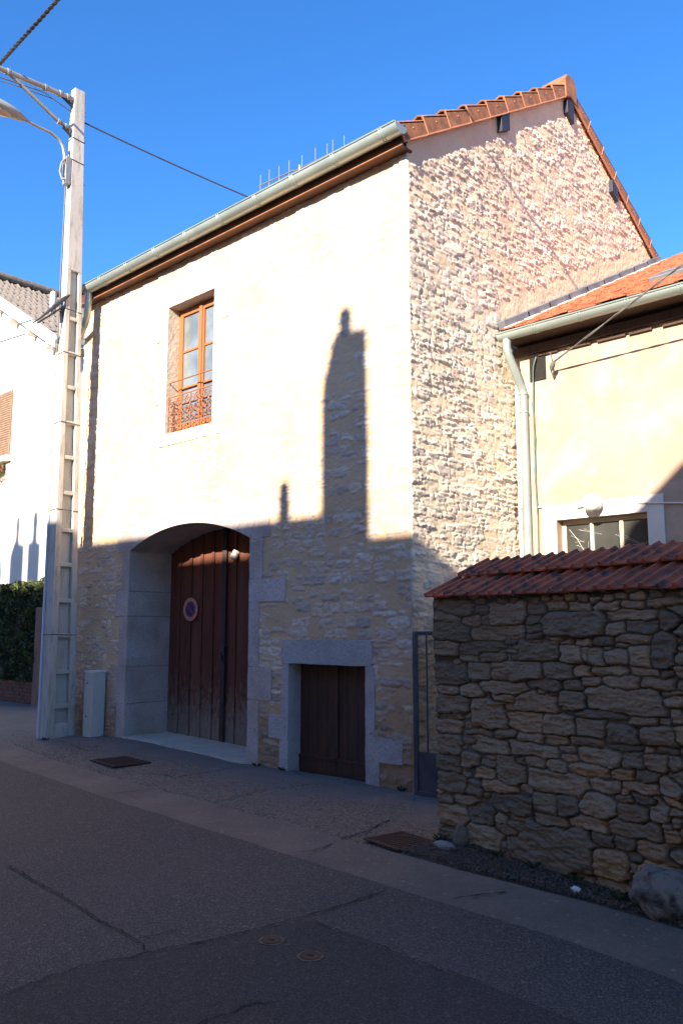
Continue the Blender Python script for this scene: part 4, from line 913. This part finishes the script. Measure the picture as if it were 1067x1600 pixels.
mort_zone = sstep(V-.55*U+.3*fbm(U*2, V*2, 77, 3), .95, 1.5)      # mortared upper left part
prof = sstep(e, -.001, .016)**.6*inn
h = (.008+.038*np.minimum(mn/.08, 1.3)*(.3+.7*offs[idx]))*prof*(1-.45*mort_zone)+.3*np.clip(gu[idx]*(U-cu[idx])+gv[idx]*(V-cv[idx]), -.02, .02)*prof
h += (.020*fbm(U*9, V*30, 81, 5, .64)+.004*fbm(U*70, V*70, 90, 2))*(.4+.6*prof)-.02*(1-prof)*(1-mort_zone)+.03*fbm(U*1.3, V*1.3, 95, 2)
h += .10*sstep(1-d1, 0, .6)*(idx == 145+0)*0
msk = np.clip(prof*1.3-.15, 0, 1)*(1-.35*mort_zone)
h[:, 0] = -.1; h[-1, :] = -.05
P = np.empty(U.shape+(3,)); 
for k in range(3): P[..., k] = p0[k]+uu[k]*U-nn[k]*h+(V if k == 2 else 0)
P[..., 2] = V
sheet('stone_face', P, np.ones((U.shape[0]-1, U.shape[1]-1), bool), np.stack([msk, np.clip(r1[idx]*.8+.2*U/3.5, 0, 1), np.clip(r2[idx]*.7+.35*(U/2.2)*(1-V/2), 0, 1)], -1), M['dry'], dw)
mb = MB(); c_ = p0+uu*1.75+nn*.28+Vector((0, 0, .90)); mb.obox(c_, uu*1.74, nn*.26, (0, 0, .93)); mb.build('wall_core', pm('core_rubble', (.2, .17, .13), (.13, .11, .09), 9, .9, .9, 20, .03), dw)
# tile coping: two courses of ribbed interlocking tiles
cs = math.hypot(.64, .31); S = (nn*.64+Vector((0, 0, .31)))/cs; CN = (Vector((0, 0, .64))-nn*.31)/cs
cp = MB(); rk = random.Random(6)
prf = [(0, 0), (0, .034), (.022, .036), (.03, .016), (.048, .012), (.085, .012), (.10, .018), (.108, .033), (.128, .035), (.136, .016), (.155, .012), (.2, .012), (.215, .014), (.228, .020), (.228, 0)]
def ctile(u, s0, L, lift, dz):
    A0 = p0-nn*.05+Vector((0, 0, 1.815+dz))+uu*u+S*s0+CN*lift; k = len(prf); vs = []
    for s, l_ in ((0, 0), (L, -.022)):
        for a, b_ in prf: vs.append(A0+uu*a+S*s+CN*(b_+l_))
    fs = [(i, i+1, k+i+1, k+i) for i in range(k-1)]+[(k-1, 0, k, 2*k-1), tuple(range(k-1, -1, -1)), tuple(range(k, 2*k))]
    cp.add(vs, fs)
for r_, (s0, lift) in enumerate(((0, .005), (.355, .030))):
    u = -.03+.04*r_
    for i in range(17):
        ctile(u+rk.uniform(-.004, .004), s0+rk.uniform(-.012, .012)+(-.02 if (i == 0 and r_ == 0) else 0), .40 if r_ == 0 else .36, lift+rk.uniform(0, .006)+(.012 if (i < 2 and r_ == 0) else 0), 0)
        u += .2285
cp.build('tile_coping', M['coping'], dw, bevel=.002, seg=1)
mb = MB(); mb.prism([p0+uu*.0+nn*.0+Vector((0, 0, 1.80)), p0+nn*.58+Vector((0, 0, 1.80)), p0+nn*.58+Vector((0, 0, 2.10)), p0+Vector((0, 0, 1.815))], uu*3.5); mb.build('coping_bed', M['soil'], dw)
# boulder at the foot
bo = MB(); bo.ball((0, 0, 0), 1, 40, 26)
arr = np.array(bo.v); nzb = fbm(arr[:, 0]*1.7+5, arr[:, 1]*1.7+arr[:, 2]*2.1, 13, 4); arr *= (1+.28*nzb)[:, None]; bo.v = [(-1.93+v[0]*.19, 4.70+v[1]*.13, .145+v[2]*.145) for v in arr]
tag(bo.build('boulder', M['boulder'], smooth=False), 'rounded rock blotched with white at the foot of the dry wall', 'rock')
bpy.data.objects['boulder'].data.polygons.foreach_set('use_smooth', [True]*len(bpy.data.objects['boulder'].data.polygons))
def rock(loc, sx_, sy_, sz_, seed, label, mat):
    b2 = MB(); b2.ball((0, 0, 0), 1, 24, 16); a = np.array(b2.v); q = fbm(a[:, 0]*1.6+seed, a[:, 1]*1.6+a[:, 2]*1.9, seed, 4); a *= (1+.5*q)[:, None]
    b2.v = [(loc[0]+v[0]*sx_, loc[1]+v[1]*sy_, loc[2]+v[2]*sz_) for v in a]; return tag(b2.build('rock', mat, smooth=True), label, 'rock')
rock((-3.62, 4.99, .06), .10, .05, .035, 5, 'flat pale stone lying beside the ribbed square cover', pm('pale_rock', (.28, .27, .25), (.2, .19, .17), 12, .9, .4))
rock((-3.57, 5.13, .10), .06, .06, .09, 9, 'upright brown stone leaning on the left foot of the dry wall', M['dry'] and pm('brown_rock', (.2, .16, .11), (.14, .11, .08), 12, .9, .5))
rock((-2.45, 4.68, .075), .028, .02, .02, 12, 'tiny white stone on the soil below the big boulder of the wall', M['white'])

# ================================================================== left house
lh = thing('white_house', 'white rendered house with dark tiled roof at the left edge', 'house', (-20, 9, 0))
XE = -16.98; XP = -23.4; ZP = 11.95
mb = MB(); mb.prism([(XE, 9, 0), (XE, 9, 8.02), (XP, 9, 8.02+(XE-XP)*.575), (-29.8, 9, 8.02), (-29.8, 9, 0)], (0, 8, 0)); mb.build('wall', M['render_w'], lh)
ro = roof_sheet('roof', 8.72, 17.2, XE+.22, 8.08, XP, 8.08+(XE+.22-XP)*.585, M['dark_tile'], lh, wx=.34, row=.40, amp=.085, step=.085, dx=.042, axis='y'); ro.data.flip_normals()
roof_sheet('roof', 8.72, 17.2, -30.2, 8.08, XP, 8.08+(XE+.22-XP)*.585, M['dark_tile'], lh, wx=.3, amp=.05, step=.05, dx=.06, axis='y')
mb = MB(); mb.tube([(XP, 8.7, 8.12+(XE+.22-XP)*.585), (XP, 17.2, 8.12+(XE+.22-XP)*.585)], .12, 10); mb.build('ridge_tiles', M['dark_tile'], lh, smooth=True)
mb = MB()
dx_, dz_ = XP-(XE+.2), (XE+.2-XP)*.585
for sgn, xs_ in ((1, XE+.2), (-1, 2*XP-XE-.2)):
    mb.prism([(xs_, 8.72, 7.80), (xs_+sgn*dx_, 8.72, 7.80+dz_), (xs_+sgn*dx_, 8.72, 8.11+dz_), (xs_, 8.72, 8.11)], (0, .04, 0))
mb.build('bargeboard', M['white'], lh, bevel=.005)
mb = MB()
for k in range(5):
    x = XE+.05-.95*k-.3; z = 7.75+(XE+.2-x)*.585; mb.box(x-.05, x+.05, 8.765, 9.02, z-.12, z+.04)
mb.box(XE, XE+.2, 8.77, 17, 7.86, 7.9)
split(mb, 'rafter_end', M['band'], lh)
gm = MB(); gm.tube([(XE+.27, 8.72, 8.0), (XE+.27, 17, 8.0)], .06, 10); gm.build('gutter', M['zinc'], lh, smooth=True)
fr = MB(); sw0, sw1, sz0, sz1 = -20.5, -19.20, 5.74, 7.36
frame(fr, sw0, sw1, sz0, sz1, 8.965, 8.998, .05)
shu = fr.build('roller_shutter', M['slatwood'], lh)
mb = MB(); k = 26
for i in range(k):
    z = sz0+.05+(sz1-sz0-.1)*i/k; mb.obox(((sw0+sw1)/2, 8.98, z+.03), ((sw1-sw0)/2-.05, 0, 0), (0, .010, -.012), (0, .004, .018))
mb.build('slats', M['slatwood'], shu)
mb = MB(); mb.box(sw0-.1, sw1+.08, 8.86, 8.998, sz0-.16, sz0-.03); mb.build('sill', M['white'], lh, bevel=.008)
lw = MB(); frame(lw, -20.4, -19.18, 2.3, 3.19, 8.965, 8.998, .06); o = lw.build('window', M['white'], lh); mb = MB(); mb.box(-20.35, -19.24, 8.975, 8.99, 2.35, 3.13); mb.build('pane', M['glass'], o)
# window box
fb = thing('flower_box', 'planter with green and red trailing flowers under the shuttered window', 'planter', (-19.9, 8.85, 5.3))
mb = MB(); mb.box(-20.4, -19.38, 8.74, 8.93, 5.36, 5.55); mb.build('box', M['brick'], fb)
def leaves(mb, n_, fn, s0, s1, rg_):
    for _ in range(n_):
        c_ = Vector(fn()); a = Vector((rg_.gauss(0, 1), rg_.gauss(0, 1), rg_.gauss(0, 1))).normalized(); b_ = a.orthogonal().normalized(); b_ = (b_+a.cross(b_)*rg_.uniform(-1, 1)).normalized(); s = rg_.uniform(s0, s1)
        mb.add([c_-a*s, c_+b_*s*.5, c_+a*s, c_-b_*s*.5], [(0, 1, 2, 3)])
rg = random.Random(9)
def leaf_mat(name, c1, c2, sc_=30):
    return pm(name, c1, c2, sc_, .6, 0, lo=.3, hi=.7)
mb = MB(); leaves(mb, 700, lambda: (rg.uniform(-20.4, -19.30), rg.uniform(8.66, 8.9), 5.5-abs(rg.gauss(0, .28))+.1), .02, .05, rg); mb.build('foliage', leaf_mat('planter_leaves', (.10, .16, .03), (.22, .22, .04)), fb)
mb = MB(); leaves(mb, 260, lambda: (rg.uniform(-20.4, -19.24), rg.uniform(8.6, 8.85), 5.3-abs(rg.gauss(0, .3))+.1), .02, .045, rg); mb.build('flowers', leaf_mat('red_flowers', (.45, .04, .03), (.3, .08, .04)), fb)
# hedge on a low brick wall
hb = thing('low_brick_wall', 'low dark brick wall under the hedge at the far left', 'wall', (-18.5, 8.3, 0))
mb = MB(); rb = random.Random(1)
for r_ in range(7):
    x = -24-(.11 if r_ % 2 else 0)
    while x < -16.05: mb.box(x, min(x+.21, -15.98), 8.28+rb.uniform(0, .006), 8.38, r_*.072+.002, r_*.072+.064); x += .22
mb.build('bricks', M['brick'], hb, bevel=.004, seg=1)
mb = MB(); mb.box(-24, -15.99, 8.295, 8.5, 0, .50); mb.build('mortar_core', M['soil'], hb)
mb = MB(); mb.box(-15.97, -15.72, 8.2, 8.5, 0, 2.0); mb.build('end_pier', pm('pier_render', (.26, .15, .12), (.2, .12, .1), 4, .9, .3), hb)
hd = thing('hedge', 'dense clipped dark green hedge in front of the white house', 'hedge', (-18.5, 8.6, .5))
mb = MB()
def hp():
    x = rg.uniform(-22, -15.95); f = rg.random()
    bumpy = .06*math.sin(x*5)+.05*math.sin(x*11+1)
    if f < .62:
        z = rg.uniform(.5, 2.5+bumpy); k = .10*math.sin(x*7+2*math.sin(z*5))+.07*math.sin(z*9+x*3)
        return (x, 8.30+abs(rg.gauss(0, .06))-.02+k, z)
    if f < .9: return (x, rg.uniform(8.3, 8.85), 2.5+bumpy-abs(rg.gauss(0, .06)))
    return (-15.95-abs(rg.gauss(0, .07)), rg.uniform(8.3, 8.85), rg.uniform(.5, 2.5))
leaves(mb, 26000, hp, .022, .055, rg); mb.build('foliage', leaf_mat('hedge_leaves', (.035, .055, .016), (.085, .10, .03), 14), hd)
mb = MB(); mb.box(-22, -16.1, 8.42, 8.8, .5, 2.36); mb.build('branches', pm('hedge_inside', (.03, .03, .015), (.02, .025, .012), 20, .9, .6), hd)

# ================================================================== houses across the street (behind the camera)
def opp_house(x0, x1, yf, yr_, yb, ze, zr, label, chim=(), gable=False):
    t = thing('town_house', label, 'house', ((x0+x1)/2, yf, 0))
    mb = MB(); zb = zr-(yr_-yb)*(zr-ze)/(yf-yr_)
    mb.prism([(x0, yf, 0), (x0, yf, ze), (x0, yr_, zr-.12), (x0, yb, max(zb, 2)), (x0, yb, 0)], (x1-x0, 0, 0)); mb.build('wall', M['opp'], t)
    roof_sheet('roof', x0, x1, yf+.25, ze-.05, yr_, zr-.06, M['opp_roof'], t, dx=.07)
    mb = MB(); mb.prism([(x0, yr_, zr-.06), (x0, yb, max(zb, 2)+.05), (x0, yb, max(zb, 2)-.02), (x0, yr_, zr-.13)], (x1-x0, 0, 0)); mb.build('roof', M['opp_roof'], t)
    mb = MB(); mb.tube([(x0, yr_, zr-.09), (x1, yr_, zr-.09)], .1, 10); mb.build('ridge_tiles', M['opp_roof'], t, smooth=True)
    x = x0+1.0
    while x+1 < x1:
        for z in (1.0, 3.6):
            mb = MB(); frame(mb, x, x+.95, z, z+1.35, yf+.001, yf+.05, .06); mb.box(x+.445, x+.505, yf+.002, yf+.045, z+.06, z+1.29); o = mb.build('window', M['white'], t)
            mb = MB(); mb.box(x+.05, x+.9, yf+.005, yf+.02, z+.05, z+1.3); mb.build('pane', M['glass'], o)
            mb = MB(); mb.box(x-.5, x-.02, yf+.001, yf+.04, z, z+1.35); mb.build('shutter', M['opp_paint'], t)
            mb = MB(); mb.box(x+.97, x+1.45, yf+.001, yf+.04, z, z+1.35); mb.build('shutter', M['opp_paint'], t)
        x += 2.7
    for poly, y0, y1, pots in chim:
        mb = MB(); mb.prism([(a, y0, z) for a, z in poly], (0, y1-y0, 0)); c_ = mb.build('chimney', M['opp'], t)
        for (a, zb_, zt2, r) in pots:
            mb = MB(); mb.tube([(a, (y0+y1)/2, zb_), (a, (y0+y1)/2, zb_+(zt2-zb_)*.5), (a, (y0+y1)/2, zb_+(zt2-zb_)*.7), (a, (y0+y1)/2, zt2)], [r, r*.85, r*1.0, r*.72], 10); mb.build('chimney_pot', M['clay'], c_, smooth=True)
    return t
D = 12.55; KX = .25*D; KZ = .445*D
def sp(x, z): return (x+KX, z+KZ)
ch_main = ([sp(-6.33, -1.5), sp(-5.65, -1.5), sp(-5.65, 3.4), sp(-5.68, 4.83), sp(-6.16, 4.86), sp(-6.32, 4.36), sp(-6.34, 4.05)], -6.06, -5.94, [(-5.99+KX, 4.8+KZ, 5.14+KZ, .11)])
ch_small = ([sp(-7.03, 0), sp(-6.87, 0), sp(-6.87, 3.12), sp(-7.03, 3.12)], -6.08, -5.92, [(-6.95+KX, 3.1+KZ, 3.27+KZ, .10)])
opp_house(-8.9, -2.9, -1.7, -6.0, -10.5, 5.4, 2.83+KZ, 'middle rendered house across the street with a tall stepped chimney', [ch_main, ch_small])
opp_house(-2.89, -1.2, -1.7, -6.0, -10.5, 5.2, 2.53+KZ, 'narrow rendered house across the street, lower than its neighbours', [])
L2 = lambda x: x+.25*15; Z2 = .445*15
chs = [([(L2(-18.9), 6), (L2(-18.26), 6), (L2(-18.26), 3.45+Z2), (L2(-18.75), 3.55+Z2), (L2(-18.9), 3.3+Z2)], -6.1, -5.9, [(L2(-18.6), 3.4+Z2, 4.15+Z2, .10)]),
       ([(L2(-18.04), 6), (L2(-17.5), 6), (L2(-17.5), 3.45+Z2), (L2(-18.04), 3.5+Z2)], -6.1, -5.9, [(L2(-17.76), 3.4+Z2, 4.2+Z2, .12)])]
opp_house(-30, -8.91, -1.9, -6.0, -10.5, 5.8, 8.75, 'long rendered house across the street with two pot-topped chimneys', chs)
# gabled house further right
t = thing('town_house', 'gable-fronted rendered house across the street, farthest right', 'house', (3, -1.6, 0))
gx0, gx1, gxm = -1.19, 7.2, 3.0; gz = lambda x: 7.79+.89*(x+.58)
mb = MB(); mb.prism([(gx0, -1.6, 0), (gx0, -1.6, gz(gx0)-.1), (gxm, -1.6, gz(gxm)-.1), (gx1, -1.6, gz(gx0)-.1), (gx1, -1.6, 0)], (0, -9, 0)); mb.build('wall', M['opp'], t)
mb = MB(); mb.prism([(gx0-.0, -1.5, gz(gx0)-.1), (gxm, -1.5, gz(gxm)-.1), (gx1+.2, -1.5, gz(gx0)-.25), (gx1+.2, -1.5, gz(gx0)-.12), (gxm, -1.5, gz(gxm)), (gx0, -1.5, gz(gx0))], (0, -9.2, 0)); mb.build('roof', M['opp_roof'], t)
for x in (.2, 3.2, 5.6):
    for z in (1.0, 3.8):
        mb = MB(); frame(mb, x, x+.95, z, z+1.35, -1.599, -1.55, .06); o = mb.build('window', M['white'], t); mb = MB(); mb.box(x+.05, x+.9, -1.59, -1.58, z+.05, z+1.3); mb.build('pane', M['glass'], o)
